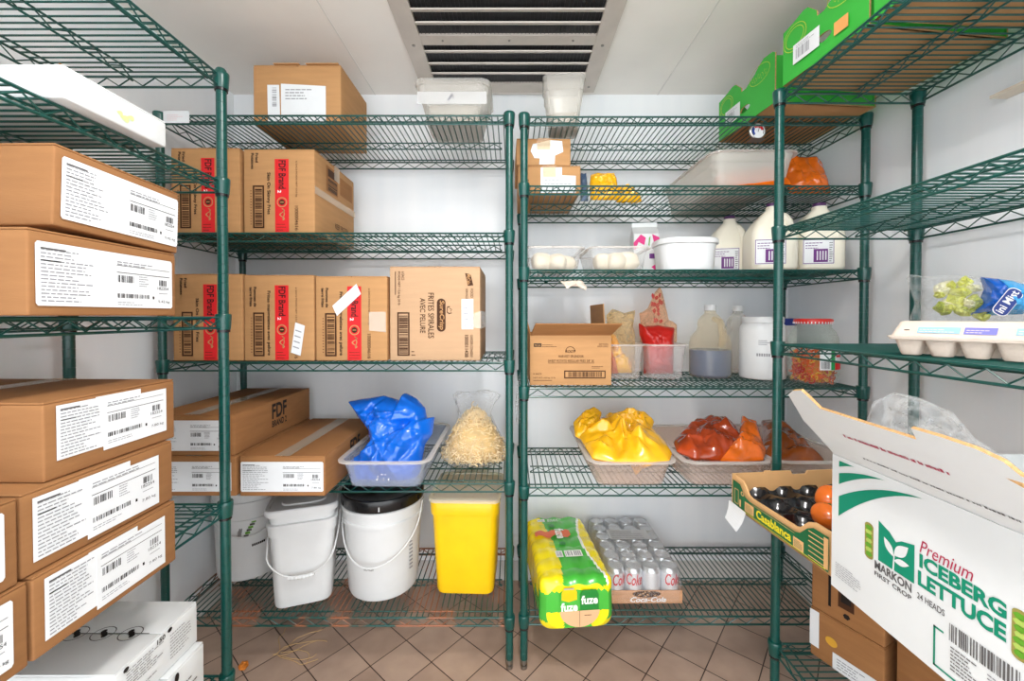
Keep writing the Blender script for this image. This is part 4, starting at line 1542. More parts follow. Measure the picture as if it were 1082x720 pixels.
frame_rect(mb, M, 0.42, 0.135, 0.93, 0.295, 0.014, 0.022, INK_B, 0.0006)
bars(mb, M, 0.47, 0.165, 0.89, 0.265, INK_B, 30, 3, False, 0.0006)
mb.build('printed_panel', t)

GS = 'small clear pans with sauce bags'


def sixth_pan(label, loc, w_, d_, h_, rz=0):
    t = thing('food_pan', label, 'food pan', loc, rz, GS)
    mb = MB(); pan(mb, w_, d_, h_, CLEARP, 0.012, 0.028, 0.007); mb.build('tub', t)
    return t


sixth_pan('small clear pan with a yellow and orange bag, next to the open carton', (0.440, 1.640, Z4), 0.150, 0.176, 0.136)
mb = MB()
out = [(-.055, .006), (.055, .006), (.058, .09), (.060, .16), (.052, .20), (.064, .262), (.02, .25), (-.03, .268), (-.055, .24), (-.05, .17), (-.06, .10)]
TANF = clear('tan_film', (248, 232, 200), 0.14, 0.1, 0.4, 30)
bag(mb, out, 0.05, frame((0.440, 1.645, Z4 + 0.008), (1, 0, 0), (0, 0.10, 1)), TANF, 4, 0.014, 20, 0.8, 0.5, K=24, N=100)
sb = mb.build('sauce_bag', None, 60)
tag(sb, 'half empty clear bag with yellow sauce in the small pan beside the open carton', 'bag')
mb = MB()
bag(mb, [(-.05, .004), (.045, .004), (.046, .05), (.01, .09), (-.02, .16), (-.045, .17), (-.052, .1)], 0.046, frame((0.439, 1.646, Z4 + 0.010), (1, 0, 0), (0, 0.10, 1)), YBAG, 7, 0.01, 16, K=16, N=70)
mb.build('yellow_sauce', sb, 60)
mb = MB()
bag(mb, [(-.052, .0), (-.012, .0), (-.022, .06), (-.045, .10), (-.054, .08)], 0.052, frame((0.437, 1.640, Z4 + 0.012), (1, 0, 0), (0, 0.10, 1)), OBAG, 9, 0.006, 18, K=12, N=50)
mb.build('orange_sauce', sb, 60)

sixth_pan('small clear pan with the red sauce bag, left of the sauce jug', (0.598, 1.640, Z4), 0.166, 0.176, 0.136)
SMEAR = clear('sauce_smeared_film', (252, 226, 204), 0.05, 0.08, 0.4, 34)
mb = MB()
out = [(-.075, .13), (.075, .13), (.078, .20), (.06, .215), (.045, .22), (.02, .345), (.012, .36), (-.01, .335), (-.04, .27), (-.06, .255), (-.075, .25), (-.07, .19)]
bag(mb, out, 0.03, frame((0.598, 1.655, Z4 + 0.008), (1, 0, 0), (0, 0.10, 1)), SMEAR, 4, 0.014, 22, 0.9, 0.5, K=22, N=100)
rb = mb.build('sauce_bag', None, 60)
tag(rb, 'red sauce bag with a tall smeared clear tip in its small pan', 'bag')
mb = MB()
bag(mb, [(-.062, .002), (.055, .002), (.058, .10), (.062, .155), (.066, .19), (.0, .20), (-.06, .195), (-.078, .21), (-.076, .16), (-.064, .13)], 0.06, frame((0.594, 1.645, Z4 + 0.009), (1, 0, 0), (0, 0.10, 1)), KETCH, 8, 0.010, 13, 0.8, 0.6, K=22, N=90)
mb.build('red_sauce', rb, 60)
mb = MB()
rd = random.Random(11)
for k in range(16):
    cx_, cz_ = -0.035 + 0.06 * rd.random(), 0.21 + 0.12 * rd.random()
    cx_ *= 1 - (cz_ - 0.2) * 3
    pts = [((cx_ + (0.004 + 0.006 * rd.random()) * math.cos(i)), cz_ + (0.005 + 0.010 * rd.random()) * math.sin(i)) for i in (0, 1, 2, 3, 4, 5)]
    vs_ = [(p[0], -0.012 - 0.1 * (0.36 - cz_), p[1]) for p in pts]
    mb.add(vs_, [tuple(range(6))], KETCH, Matrix.Translation((0.598, 1.655 + 0.035, Z4 + 0.008)))
mb.build('sauce_smear', rb)['kind'] = 'stuff'

# sauce jug
HAZE = clear('hazy_jug_plastic', (252, 246, 234), 0.06, 0.15, 0.3)
DARKL = mat('dark_blue_liquid', (82, 98, 134), 0.25, var=0.08)


def jug_rings(r0, k=26):
    out = []
    for z, a in ((0, .84), (0.004, .95), (0.012, 1.0), (0.135, 1.0), (0.160, .93), (0.185, .68), (0.200, .60), (0.215, .62), (0.228, .58), (0.245, .42), (0.255, .28), (0.272, .26)):
        out.append((r0 * a, z))
    return out


t = thing('sauce_jug', 'clear jug half full of dark blue grey liquid with white cap', 'jug', (0.800, 1.650, Z4), R(-10))
mb = MB(); mb.lathe(jug_rings(0.078), HAZE, 36); mb.build('body', t)
mb = MB(); mb.lathe([(0.066, 0.0015), (0.0772, 0.012), (0.0772, 0.110)], DARKL, 36); mb.build('liquid', t)
mb = MB(); mb.tube([(0.006, -0.022, 0.235), (0.022, -0.050, 0.222), (0.026, -0.066, 0.19), (0.026, -0.070, 0.15), (0.020, -0.066, 0.125)], [.010, .013, .0145, .0145, .012], HAZE, 12); mb.build('handle', t)
mb = MB(); mb.lathe([(0.021, 0.266), (0.0225, 0.267), (0.0225, 0.286), (0.021, 0.289)], WPLAST, 24); mb.build('cap', t)
t = thing('sauce_jug', 'empty frosted jug standing behind the white jar', 'jug', (0.983, 1.780, Z4), R(20))
mb = MB(); mb.lathe([(r_, z) for r_, z in jug_rings(0.07)], FROST, 32); mb.build('body', t)
mb = MB(); mb.lathe([(0.021, 0.266), (0.0225, 0.267), (0.0225, 0.286), (0.021, 0.289)], WPLAST, 24); mb.build('cap', t)

# white jar
t = thing('white_jar', 'large white plastic jar left of the green post, beside the sauce jug', 'jar', (0.988, 1.612, Z4))
mb = MB(); mb.lathe([(0.070, 0), (0.079, 0.004), (0.0815, 0.014), (0.0815, 0.185), (0.078, 0.205), (0.070, 0.216), (0.066, 0.218)], WPLAST, 44); mb.build('body', t)
mb = MB(); mb.lathe([(0.071, 0.217), (0.073, 0.219), (0.073, 0.238), (0.070, 0.242), (0.02, 0.242)], WPLAST, 44); mb.build('lid', t)
mb = MB(); Wj = wr(0.0818)
for k in range(3):
    put_rect(mb, None, -0.058, 0.150 - k * 0.007, -0.030 + 0.012 * (k == 1), 0.1525 - k * 0.007, INK_G, 0.0006, Wj, 4)
for k in range(6):
    put_rect(mb, None, -0.064 + 0.0078 * k, 0.092, -0.0585 + 0.0078 * k, 0.103, INK_G, 0.0006, Wj, 2)
mb.build('printed_mark', t)
t = thing('white_jar', 'white jar with blue lid mostly hidden behind the pickle jar', 'jar', (1.128, 1.738, Z4))
mb = MB(); mb.lathe([(0.060, 0), (0.068, 0.004), (0.07, 0.014), (0.07, 0.195), (0.064, 0.21)], WPLAST, 36); mb.build('body', t)
mb = MB(); mb.lathe([(0.066, 0.206), (0.069, 0.208), (0.069, 0.232), (0.066, 0.235), (0.02, 0.235)], mat('blue_lid', (30, 50, 140), 0.35), 36); mb.build('lid', t)

# glass jar of peppers
t = thing('pickle_jar', 'glass jar of orange and yellow peppers with a red lid', 'jar', (1.106, 1.502, Z4))
GL_ = clear('jar_glass', (246, 250, 246), 0.03, 0.04, 0.35)
mb = MB(); mb.lathe([(0.05, 0.0), (0.066, 0.002), (0.074, 0.014), (0.079, 0.04), (0.079, 0.135), (0.076, 0.165), (0.066, 0.190), (0.056, 0.202), (0.054, 0.222)], GL_, 44, cap1=False); mb.build('body', t)
mb = MB()
LIDR = mat('red_lid', (216, 48, 40), 0.3)
mb.lathe([(0.057, 0.216), (0.060, 0.217), (0.0605, 0.230), (0.058, 0.234), (0.052, 0.235), (0.05, 0.233), (0.01, 0.233)], LIDR, 44)
for k in range(36):
    mb.box(-0.0016, -0.0618, 0.216, 0.0016, -0.0595, 0.224, WPLAST, Matrix.Rotation(2 * PI * k / 36, 4, 'Z'))
mb.build('lid', t)
mb = MB()
PEPS = [mat('orange_pepper', (224, 92, 20), 0.3), mat('yellow_pepper', (228, 172, 40), 0.3), mat('red_pepper', (196, 40, 20), 0.3)]
rd = random.Random(3)
for k in range(300):
    a, z = rd.random() * 2 * PI, 0.012 + 0.105 * rd.random()
    q = 0.064 * math.sqrt(0.35 + 0.65 * rd.random())
    q = min(q, 0.062 if z < 0.03 else 0.067)
    c_ = Vector((q * math.cos(a), q * math.sin(a), z))
    axis = Vector((math.cos(a) + rd.gauss(0, .4), math.sin(a) + rd.gauss(0, .4), rd.gauss(0, .5))).normalized()
    s0 = axis.orthogonal().normalized()
    s1 = axis.cross(s0)
    rr_ = 0.008 + 0.003 * rd.random()
    arc_ = rd.choice((2 * PI, 4.2))
    pts = [c_ + s0 * (rr_ * math.cos(arc_ * i / 10)) + s1 * (rr_ * math.sin(arc_ * i / 10)) for i in range(11)]
    mb.tube(pts, 0.0026, PEPS[int(rd.choice((0, 0, 0, 1, 2)))], 5)
mb.lathe([(0.04, 0.006), (0.05, 0.02), (0.050, 0.10)], mat('pepper_brine', (206, 124, 44), 0.4), 24)
mb.build('pepper_rings', t)['kind'] = 'stuff'
mb = MB(); Wj = wr(0.0795)
put_rect(mb, None, -0.030, 0.055, 0.060, 0.130, PAPER, 0.0004, Wj, 12)
put_rect(mb, None, 0.006, 0.056, 0.022, 0.129, mat('label_green', (30, 150, 80), 0.5), 0.0008, Wj, 4)
put_rect(mb, None, 0.022, 0.056, 0.060, 0.082, RED, 0.0008, Wj, 6)
put_rect(mb, None, 0.026, 0.10, 0.060, 0.108, RED, 0.0008, Wj, 6)
bars(mb, None, -0.026, 0.060, 0.002, 0.085, INK, 12, 4, False, 0.0008, Wj)
mb.build('label_sticker', t)

# ---- right unit, shelf 5: three pans of sauce bags
Z5R = RS[4] + e
GT = 'clear pans of sauce bags on the fifth shelf'
CLEARW = clear('warm_clear', (252, 244, 238), 0.12, 0.12, 0.3)
for cx, lab in ((0.410, 'clear pan heaped with yellow bags'), (0.735, 'clear pan of red and orange sauce bags left of the green post'), (1.043, 'clear pan with the brown sauce bag behind the green post')):
    t = thing('food_pan', lab, 'food pan', (cx, 1.607 + (0.006 if cx > 1 else 0), Z5R), R(0.6) if cx < .5 else 0, GT)
    mb = MB(); pan(mb, 0.308, 0.49, 0.092, CLEARW); mb.build('tub', t)


def lying_bag(name, label, px_out, y0, z0, slope, T, m, seed, group=None, amp=0.02, fs=10, Tb=0.02, sx=1.0, sy=1.0, part_parent=None, K=30, N=150):
    """outline traced at px, projected on a plane through (y0, z0) rising `slope` metres per metre of depth"""
    P = []
    for px, py in px_out:
        a = (px - 541) / F
        b = (HY - py) / F
        # ray: (a d, d, ZC + b d);  plane: z = z0 + slope (d - y0)
        d_ = (z0 - slope * y0 - ZC) / (b - slope)
        P.append(Vector((a * d_, d_, ZC + b * d_)))
    c = sum(P, Vector((0, 0, 0))) / len(P)
    M = frame(c, (1, 0, 0), (0, 1, slope))
    Mi = M.inverted()
    L2 = [(Mi @ p) for p in P]
    mb = MB()
    bag(mb, [(p.x, p.y) for p in L2], T, M, m, seed, amp, fs, sx, sy, Tb, K, N)
    return tag(mb.build(name, None, 60), label, 'bag', group)


lying_bag('yellow_bag', 'big yellow sauce bag filling the clear pan from front rim to back', [(626, 485), (614, 465), (607, 450), (610, 445), (622, 447), (640, 442), (660, 444), (680, 446), (692, 456), (704, 468), (711, 480), (708, 488), (690, 490), (650, 490)], 1.38, 0.722, 0.17, 0.050, YBAG, 21, 'yellow bags in the clear pan', 0.04, 6, 0.06, 1.0, 0.7)
lying_bag('yellow_bag', 'yellow bag folded up at the back left of the heaped pan', [(608, 462), (606, 447), (618, 436), (628, 431), (636, 437), (634, 446), (626, 458), (616, 466)], 1.60, 0.775, 0.75, 0.035, YBAG, 23, 'yellow bags in the clear pan', 0.02, 14, 0.03, K=18, N=80)
lying_bag('yellow_bag', 'yellow bag crumpled along the back of the heaped pan', [(634, 458), (640, 440), (655, 438), (662, 434), (672, 436), (682, 437), (692, 446), (688, 458), (670, 464), (650, 466)], 1.64, 0.77, 0.55, 0.045, YBAG, 27, 'yellow bags in the clear pan', 0.025, 13, 0.03, K=20, N=90)
lying_bag('red_bag', 'dark red sauce bag bulging in the middle clear pan', [(716, 478), (712, 468), (722, 456), (735, 447), (752, 443), (768, 443), (780, 452), (786, 466), (792, 484), (760, 487), (735, 485)], 1.42, 0.722, 0.20, 0.05, RBAG, 31, None, 0.035, 7, 0.05)
lying_bag('orange_bag', 'orange red bag with an upright sealed edge in the middle pan', [(762, 488), (770, 476), (781, 462), (783, 452), (784, 441), (800, 446), (806, 466), (811, 478), (808, 487), (785, 489)], 1.40, 0.725, 0.42, 0.035, OBAG, 33, None, 0.018, 13, 0.04, K=22, N=100)
lying_bag('brown_bag', 'brown orange sauce bag slumped in the pan behind the green post', [(806, 487), (806, 460), (805, 446), (822, 444), (833, 452), (848, 464), (862, 478), (874, 490), (840, 492)], 1.42, 0.70, 0.22, 0.04, BROWNBAG, 35, None, 0.02, 9, 0.03, K=22, N=100)

# ---- right unit, shelf 6: drink packs
Z6 = RS[5] + e
FY = mat('wrap_yellow', (250, 226, 20), 0.25, spec=0.6, coat=0.3)
FG = mat('wrap_green', (70, 180, 60), 0.25, spec=0.6, coat=0.3)
FGD = mat('wrap_dark_green', (30, 130, 50), 0.3)
FW = mat('wrap_white', (244, 246, 236), 0.3)
FO = mat('wrap_orange', (232, 110, 60), 0.35)
TRAYB = mat('tray_brown', (222, 176, 132), 0.7)
t = thing('drink_pack', 'shrink wrapped pack of drink cans in yellow and green film', 'drinks', (0.215, 1.322, Z6), R(5.0))
w, d, h = 0.252, 0.435, 0.168
NJ, NM = 132, 144
mb = MB()
vs_, fs_, ms_ = [], [], []
for j in range(NJ + 1):
    s = j / NJ
    y = d * s
    endk = 1 - 0.16 * (max(0, abs(s - 0.5) * 2 - 0.86) / 0.14) ** 2.2
    sc = 0.006 * (abs(math.sin(PI * y / 0.066)) - 0.5)
    base = resample([(p[0], p[1]) for p in rrect(w * 0.985 * endk, h * endk, 0.03 + 0.02 * (1 - endk) * 5, 0, 8)], NM)
    for (a, b) in base:
        z = b + h / 2
        x = a * (1 - 0.07 * (z / h) * 0.6)
        k = sc * min(1, max(0, z / h))
        if abs(a) > w * 0.40:
            x += math.copysign(k, a)
        if z > h * 0.8:
            z += k * 0.5 + 0.003 * math.cos(2 * PI * x / 0.063)
        if z < h * 0.2:
            x *= 0.985
        vs_.append((x, y, max(0.0, z)))
for j in range(NJ):
    for i in range(NM):
        a, b = j * NM + i, j * NM + (i + 1) % NM
        c, e_ = (j + 1) * NM + (i + 1) % NM, (j + 1) * NM + i
        px_ = sum(vs_[q][0] for q in (a, b, c, e_)) / 4
        pz_ = sum(vs_[q][2] for q in (a, b, c, e_)) / 4
        s = (j + .5) / NJ
        u = px_ / w + 0.5
        lo = 0.24 + 0.14 * math.sin(PI * (1 - s) * 0.85) * (1 - 0.3 * s)
        hi = 0.90 - 0.15 * math.sin(PI * (1 - s))
        if pz_ > h * 0.86:
            m_ = FG if lo < u < hi else (FW if hi <= u < hi + 0.035 else FY)
        elif pz_ > h * 0.5:
            m_ = FY if s > 0.12 else (FG if pz_ < h * 0.75 else FY)
        else:
            m_ = FG if (s < 0.3 and pz_ > h * 0.2) else FY
        fs_.append((a, e_, c, b)); ms_.append(m_)
mb.add(vs_, fs_, ms_, None, True)
# ends, as shrinking rings
for j, sgn in ((0, 1), (NJ, -1)):
    ring0 = vs_[j * NM:(j + 1) * NM]
    prev = ring0
    for q in range(1, 9):
        f = 1 - q / 8.5
        cur = [(p[0] * f, p[1] - sgn * 0.006 * (1 - f), h * 0.48 + (p[2] - h * 0.48) * f) for p in ring0]
        for i in range(NM):
            quad = (prev[i], prev[(i + 1) % NM], cur[(i + 1) % NM], cur[i])
            cz = sum(p[2] for p in quad) / 4
            cx_ = sum(p[0] for p in quad) / 4
            m_ = FY if (cz < h * 0.40 and abs(cx_) > 0.045) or (cz > h * 0.8) else FG
            if cz < h * 0.10:
                m_ = FG
            mb.add(quad, [(3, 2, 1, 0) if sgn > 0 else (0, 1, 2, 3)], m_, None, True)
        prev = cur
    mb.add(prev, [tuple(range(NM))[::-1] if sgn < 0 else tuple(range(NM))], FG)
mb.build('shrink_film', t, 60)
mb = MB()
MT_ = face((-w / 2, 0, h + 0.0055), (w, 0, 0), (0, d, 0))
put_shape(mb, MT_, [[(0.10 + 0.55 * i / 10, 0.60 + 0.03 * math.sin(i * 1.3)) for i in range(11)] + [(0.65 - 0.55 * i / 10, 0.69 + 0.02 * math.sin(i * 1.7)) for i in range(11)]], FO, 0.0008)
put_text(mb, MT_, 'fuze', 0.42, 0.555, 0.57, 0.72, FW, -90, 0.03, h=0.0015)
for (x0, y0, x1, y1) in ((0.32, 0.28, 0.42, 0.37), (0.45, 0.28, 0.70, 0.37), (0.20, 0.86, 0.32, 0.905)):
    put_rect(mb, MT_, x0, y0, x1, y1, FW, 0.001)
    bars(mb, MT_, x0 + 0.01, y0 + 0.012, x1 - 0.01, y1 - 0.012, INK_G, 8, 3, False, 0.0015)
lines(mb, MT_, 0.36, 0.86, 0.66, 0.91, FW, 3, 5, 0.4, 0.001)
for (u, v) in ((0.40, 0.78), (0.47, 0.48)):
    put_shape(mb, MT_, [[(u + 0.05 * math.cos(2 * PI * i / 16), v + 0.028 * math.sin(2 * PI * i / 16)) for i in range(16)]], FGD, 0.001)
    lines(mb, MT_, u - 0.19, v - 0.03, u - 0.09, v + 0.03, FG, 4, 6, 0.3, 0.001)
mb.build('printed_panel', t)
MF = face((-w / 2, -0.0075, 0), (w, 0, 0), (0, 0, h))
mb = MB()
arcp = [(0.26 + 0.52 * i / 14, 0.44) for i in range(15)] + [(0.52 + 0.26 * math.cos(PI * i / 14), 0.44 - 0.32 * math.sin(PI * i / 14)) for i in range(15)]
put_shape(mb, MF, [arcp], TRAYB, 0.001)
put_rect(mb, MF, 0.515, 0.13, 0.52, 0.44, INK_B, 0.0015)
lines(mb, MF, 0.58, 0.34, 0.72, 0.365, INK_B, 1, 3, 0.6, 0.0016)
mb.build('tray_front', t)
CANY = mat('can_yellow', (246, 206, 24), 0.3, metal=0.2)
ALU = mat('can_aluminium', (206, 208, 210), 0.28, metal=0.75)
for k, (u, tx, tw) in enumerate(((0.37, 'fuze', 0.20), (0.635, 'fuze', 0.22))):
    mb = MB()
    put_shape(mb, MF, [[(u - 0.11, 0.44), (u + 0.13, 0.44), (u + 0.13, 0.74), (u + 0.10, 0.84), (u - 0.08, 0.84), (u - 0.11, 0.74)]], FGD if k else FG, 0.0008)
    if k == 0:
        put_shape(mb, MF, [[(u - 0.09, 0.66), (u, 0.62), (u + 0.11, 0.66), (u + 0.11, 0.82), (u + 0.08, 0.86), (u - 0.07, 0.86), (u - 0.09, 0.80)]], CANY, 0.0012)
        put_rect(mb, MF, u - 0.06, 0.86, u + 0.07, 0.89, ALU, 0.0012)
    v_ = 0.44 if k == 0 else 0.56
    put_text(mb, MF, tx, u - 0.10, v_, u + 0.12, v_ + 0.17, FW, 0, 0.03, h=0.0016)
    mb.build('can_front', t)

# silver cans on a tray
t = thing('drink_pack', 'shrink wrapped tray of silver cola cans', 'drinks', (0.4775, 1.452, Z6), R(0.5))
TRAYW = mat('tray_kraft', (190, 140, 100), 0.7, var=0.25, scale=14, stretch=(0.3, 0.3, 6))
w, d = 0.268, 0.392
mb = MB()
mb.box(-w / 2, 0, 0, w / 2, d, 0.003, TRAYW)
mb.box(-w / 2, 0, 0.003, w / 2, 0.003, 0.046, TRAYW)
mb.box(-w / 2, d - 0.003, 0.003, w / 2, d, 0.046, TRAYW)
mb.box(-w / 2, 0.003, 0.003, -w / 2 + 0.003, d - 0.003, 0.046, TRAYW)
mb.box(w / 2 - 0.003, 0.003, 0.003, w / 2, d - 0.003, 0.046, TRAYW)
mb.build('tray', t)
mb = MB()
MF = face((-w / 2, -0.0006, 0), (w, 0, 0), (0, 0, 0.046))
ov = [(0.52 + 0.19 * math.cos(2 * PI * i / 24), 0.78 + 0.30 * math.sin(2 * PI * i / 24) * (1 if math.sin(2 * PI * i / 24) < 0 else 0.7)) for i in range(24)]
put_shape(mb, MF, [ov], INK_B, 0.0004)
rd = random.Random(4)
for k in range(26):
    a, q = rd.random() * 6.28, math.sqrt(rd.random())
    u, v = 0.52 + 0.16 * q * math.cos(a), 0.76 + 0.2 * q * math.sin(a)
    put_shape(mb, MF, [[(u + 0.018 * math.cos(i), v + 0.06 * math.sin(i)) for i in range(6)]], CARD if k % 2 else INK_B, 0.0008)
put_text(mb, MF, 'Coca-Cola', 0.30, 0.12, 0.78, 0.52, PAPER, 0, 0.02, 0.3, h=0.0006)
mb.build('printed_panel', t)
CANS = mat('can_silver', (222, 224, 228), 0.36, metal=0.45)
CRED = mat('can_red_ink', (200, 20, 40), 0.4)


def can_mesh(txt):
    mb = MB()
    rc = 0.0325
    mb.lathe([(0.024, 0.0), (0.027, 0.002), (rc, 0.009), (rc, 0.100), (0.0305, 0.106), (0.0265, 0.1135), (0.0272, 0.115), (0.0272, 0.1165), (0.0262, 0.1165), (0.0255, 0.113), (0.0235, 0.1125), (0.01, 0.1128)], ALU, 28)
    mb.lathe([(rc + 0.0002, 0.012), (rc + 0.0002, 0.099)], CANS, 28, cap0=False, cap1=False)
    mb.box(-0.004, -0.016, 0.1133, 0.004, 0.004, 0.1142, ALU)
    if txt:
        put_text(mb, None, txt[0], txt[1], 0.058, txt[2], 0.099, CRED, 0, 0.012, 0.25, 0.001, wr(rc))
    return mb


cans = {}
for r_ in range(6):
    for c in range(4):
        key = ('Coke', -0.026, 0.034) if r_ == 0 else None
        kk = (key, c if r_ == 0 else 0)
        if r_ == 0 and c == 2:
            kk = (None, 0)
        if kk not in cans:
            o = can_mesh(kk[0]).build('can', t, 30)
            cans[kk] = o
        else:
            o = cans[kk].copy(); col.objects.link(o); o.parent = t
        o.location = (-0.0985 + 0.0657 * c, 0.0365 + 0.0645 * r_, 0.0035)
        o.rotation_euler = (0, 0, (R(18), R(-12), R(40), R(4))[c] if r_ == 0 else R(37 * (r_ * 4 + c)))
mb = MB()
SHR = clear('shrink_film', (255, 255, 255), 0.04, 0.05, 0.3)
fl = []
for z, k in ((0.006, 0.002), (0.06, 0.003), (0.112, -0.002), (0.1215, -0.016)):
    fl.append([(p[0], p[1] + d / 2, p[2]) for p in rrect(w + 2 * k, d + 2 * k, 0.02, z, 6)])
mb.loft(fl, SHR, None, True, False, True)
mb.build('clear_film', t)
mb = MB()
Mt = face((-w * 0.28, 0.20, 0.1222), (w * 0.62, 0, 0), (0, 0.075, 0))
put_sheet(mb, Mt, [(0, 0), (1, 0), (1, 1), (0, 1)], clear('film_print', (250, 250, 250), 0.6, 0.4, 0.1))
lines(mb, Mt, 0.05, 0.1, 0.9, 0.9, INK_G, 4, 4, 0.25)
mb.build('film_label', t)

# ---- odds and ends
mb = MB()
out = [(547, 396), (551, 400), (550, 420), (548, 432), (551, 446), (546, 450), (544, 430), (546, 412)]
bag(mb, [((px - 547) * 1.43 / F, (420 - py) * 1.43 / F) for px, py in out], 0.007, frame((0.0195, 1.43, Z(420, 1.43)), (1, 0, 0), (0, 0, 1)), FILM, 4, 0.006, 40, K=8, N=60)
tag(mb.build('plastic_wrap', None, 60), 'twist of clear plastic wrap caught between the two middle posts', 'plastic')
t = thing('shelf_tag', 'white paper card on the left unit\'s top shelf edge', 'tag', (-1.100, 1.387, LS[0]))
mb = MB(); mb.box(-0.075, 0, -0.030, 0.012, 0.0012, 0.010, PAPER)
lines(mb, face((-0.075, -0.0003, -0.030), (0.087, 0, 0), (0, 0, 0.04)), 0.15, 0.2, 0.8, 0.8, mat('faint_red_print', (224, 180, 180), 0.6), 4, 3, 0.2)
mb.build('card', t)
ONION = mat('onion_skin', (206, 120, 40), 0.5, var=0.3, scale=60)


def scrap(label, loc, s, seed, m=ONION, name='onion_skin', cat='scrap'):
    mb = MB()
    bag(mb, [(-1 * s, -.3 * s), (-.2 * s, -.7 * s), (.8 * s, -.5 * s), (1 * s, .3 * s), (.2 * s, .8 * s), (-.7 * s, .5 * s)], 0.35 * s, Matrix.Translation(loc) @ Matrix.Rotation(seed, 4, 'Z'), m, seed, 0.2 * s, 0.6 / s, K=6, N=30, Tb=0.05 * s)
    return tag(mb.build(name, None, 60), label, cat)


scrap('orange onion skin on the floor beside the left green post', (-0.93, 1.40, 0.003), 0.022, 2)
mb = MB()
rd = random.Random(9)
for k in range(7):
    p = Vector((-0.86 + 0.04 * rd.random(), 1.44 + 0.03 * rd.random(), 0.004))
    pts = [p.copy()]
    a = 0.5 + rd.gauss(0, 0.4)
    for j in range(9):
        a += rd.gauss(0, 0.35)
        p = p + Vector((math.cos(a), math.sin(a) * 0.7, 0)) * 0.02
        pts.append(p.copy())
    mb.tube(pts, 0.0012, mat('straw', (196, 160, 110), 0.7), 4)
tag(mb.build('straw_litter', None), 'loose straw coloured strands on the floor tiles under the buckets', 'litter', None, 'stuff')

# ------------------------------------------------------------------ things on the unit along the right wall
def panel(mb, M, loops, th, m, edge):
    """flat board of thickness th cut to an outline, its cut edges in another material"""
    vs, fs = shape_geo(loops, th / 2)
    mm = []
    for f in fs:
        a, b, c = (Vector(vs[f[i]]) for i in range(3))
        n = (b - a).cross(c - a)
        n = n.normalized() if n.length > 1e-12 else Vector((0, 0, 1))
        mm.append(m if abs(n.z) > 0.5 else edge)
    mb.add([(v[0], v[1], v[2] - th / 2) for v in vs], fs, mm, M)


# ---- lettuce box
ZR4 = FR[3] + e
w, d, h = 0.57, 0.40, 0.269
t = thing('lettuce_carton', 'big white open lettuce carton with green lettering, its flap leaning outwards', 'carton', (0.653, 0.829, ZR4), R(-90))
TH = 0.005
mb = MB()
for (x0, y0, x1, y1) in ((0, 0, w, TH), (0, d - TH, w, d), (0, TH, TH, d - TH), (w - TH, TH, w, d - TH)):
    mb.box(x0, y0, 0, x1, y1, h, WCARD)
mb.box(TH, TH, 0, w - TH, d - TH, TH, WCARD)
mb.build('body', t)
FLAPM = frame((0, 0.0025, h), (1, 0, 0), (0, -0.599, 0.801))
K_ = 0.1586
ol = [(0.0, 0.0), (-0.012, 0.30), (-0.022, 0.50), (-0.014, 0.72), (-0.008, 0.94), (0.02, 1.04), (0.05, 1.09), (0.058, 1.0), (0.068, 0.846), (0.12, 0.835), (0.247, 0.815), (0.252, 0.955), (0.29, 0.95), (0.33, 0.925), (0.354, 0.866), (0.363, 0.76), (0.40, 0.74), (0.55, 0.74), (0.57, 0.70), (0.57, 0.0)]
hole = [(0.342, 0.68), (0.392, 0.70), (0.392, 0.52), (0.384, 0.52)]
mb = MB()
panel(mb, FLAPM, [[(u, k * K_) for u, k in ol], [(u, k * K_) for u, k in hole]], 0.005, WCARD, CARD_EDGE)
fl_ = mb.build('top_flap', t)
mb = MB()
REDI = mat('dark_red_ink', (170, 30, 70), 0.6)
rd = random.Random(6)
x = 0.081
while x < 0.262:
    q = rd.uniform(0.0015, 0.0045)
    put_rect(mb, FLAPM, x, 0.46 * K_, x + q, (0.485 + 0.02 * rd.random()) * K_, REDI, 0.0008)
    x += q + rd.choice((0.0010, 0.0010, 0.0012, 0.004))
x = 0.09
while x < 0.335:
    q = rd.uniform(0.0015, 0.0045)
    put_rect(mb, FLAPM, x, 0.165 * K_, x + q, (0.18 + 0.012 * rd.random()) * K_, INK_D, 0.0008)
    x += q + rd.choice((0.0010, 0.0010, 0.0012, 0.004))
mb.build('printed_lettering', fl_)
mb = MB()
panel(mb, frame((0, d - 0.0025, h), (1, 0, 0), (0, 0.5, 0.866)), [[(0.0, 0), (0.03, 0.14), (0.54, 0.14), (0.57, 0)]], 0.005, WCARD, CARD_EDGE)
mb.build('back_flap', t)
M = face((0, -0.0004, 0), (1, 0, 0), (0, 0, 1))
mb = MB()


def arcshape(p0, p1, top, x1, y1, thick0):
    """green swoosh from the left edge to the fold"""
    n = 14
    up, lo = [], []
    for i in range(n + 1):
        s = i / n
        x = 0.018 + (x1 - 0.018) * s
        yt = (1 - s) ** 2 * p0 + 2 * s * (1 - s) * top + s * s * y1
        tk = thick0 * (1 - s) ** 1.3
        up.append((x, yt)); lo.append((x, yt - tk))
    return up + lo[::-1]


put_shape(mb, M, [arcshape(0.261, 0, 0.262, 0.054, 0.2615, 0.012)], GREEN_INK)
put_shape(mb, M, [arcshape(0.236, 0, 0.258, 0.118, 0.2615, 0.022)], GREEN_INK)
put_shape(mb, M, [arcshape(0.190, 0, 0.252, 0.185, 0.2590, 0.040)], GREEN_INK)
# book shaped logo with a sprout
put_shape(mb, M, [[(0.107, 0.115), (0.172, 0.115), (0.172, 0.178), (0.150, 0.172), (0.140, 0.165), (0.128, 0.176), (0.107, 0.186)]], GREEN_INK)


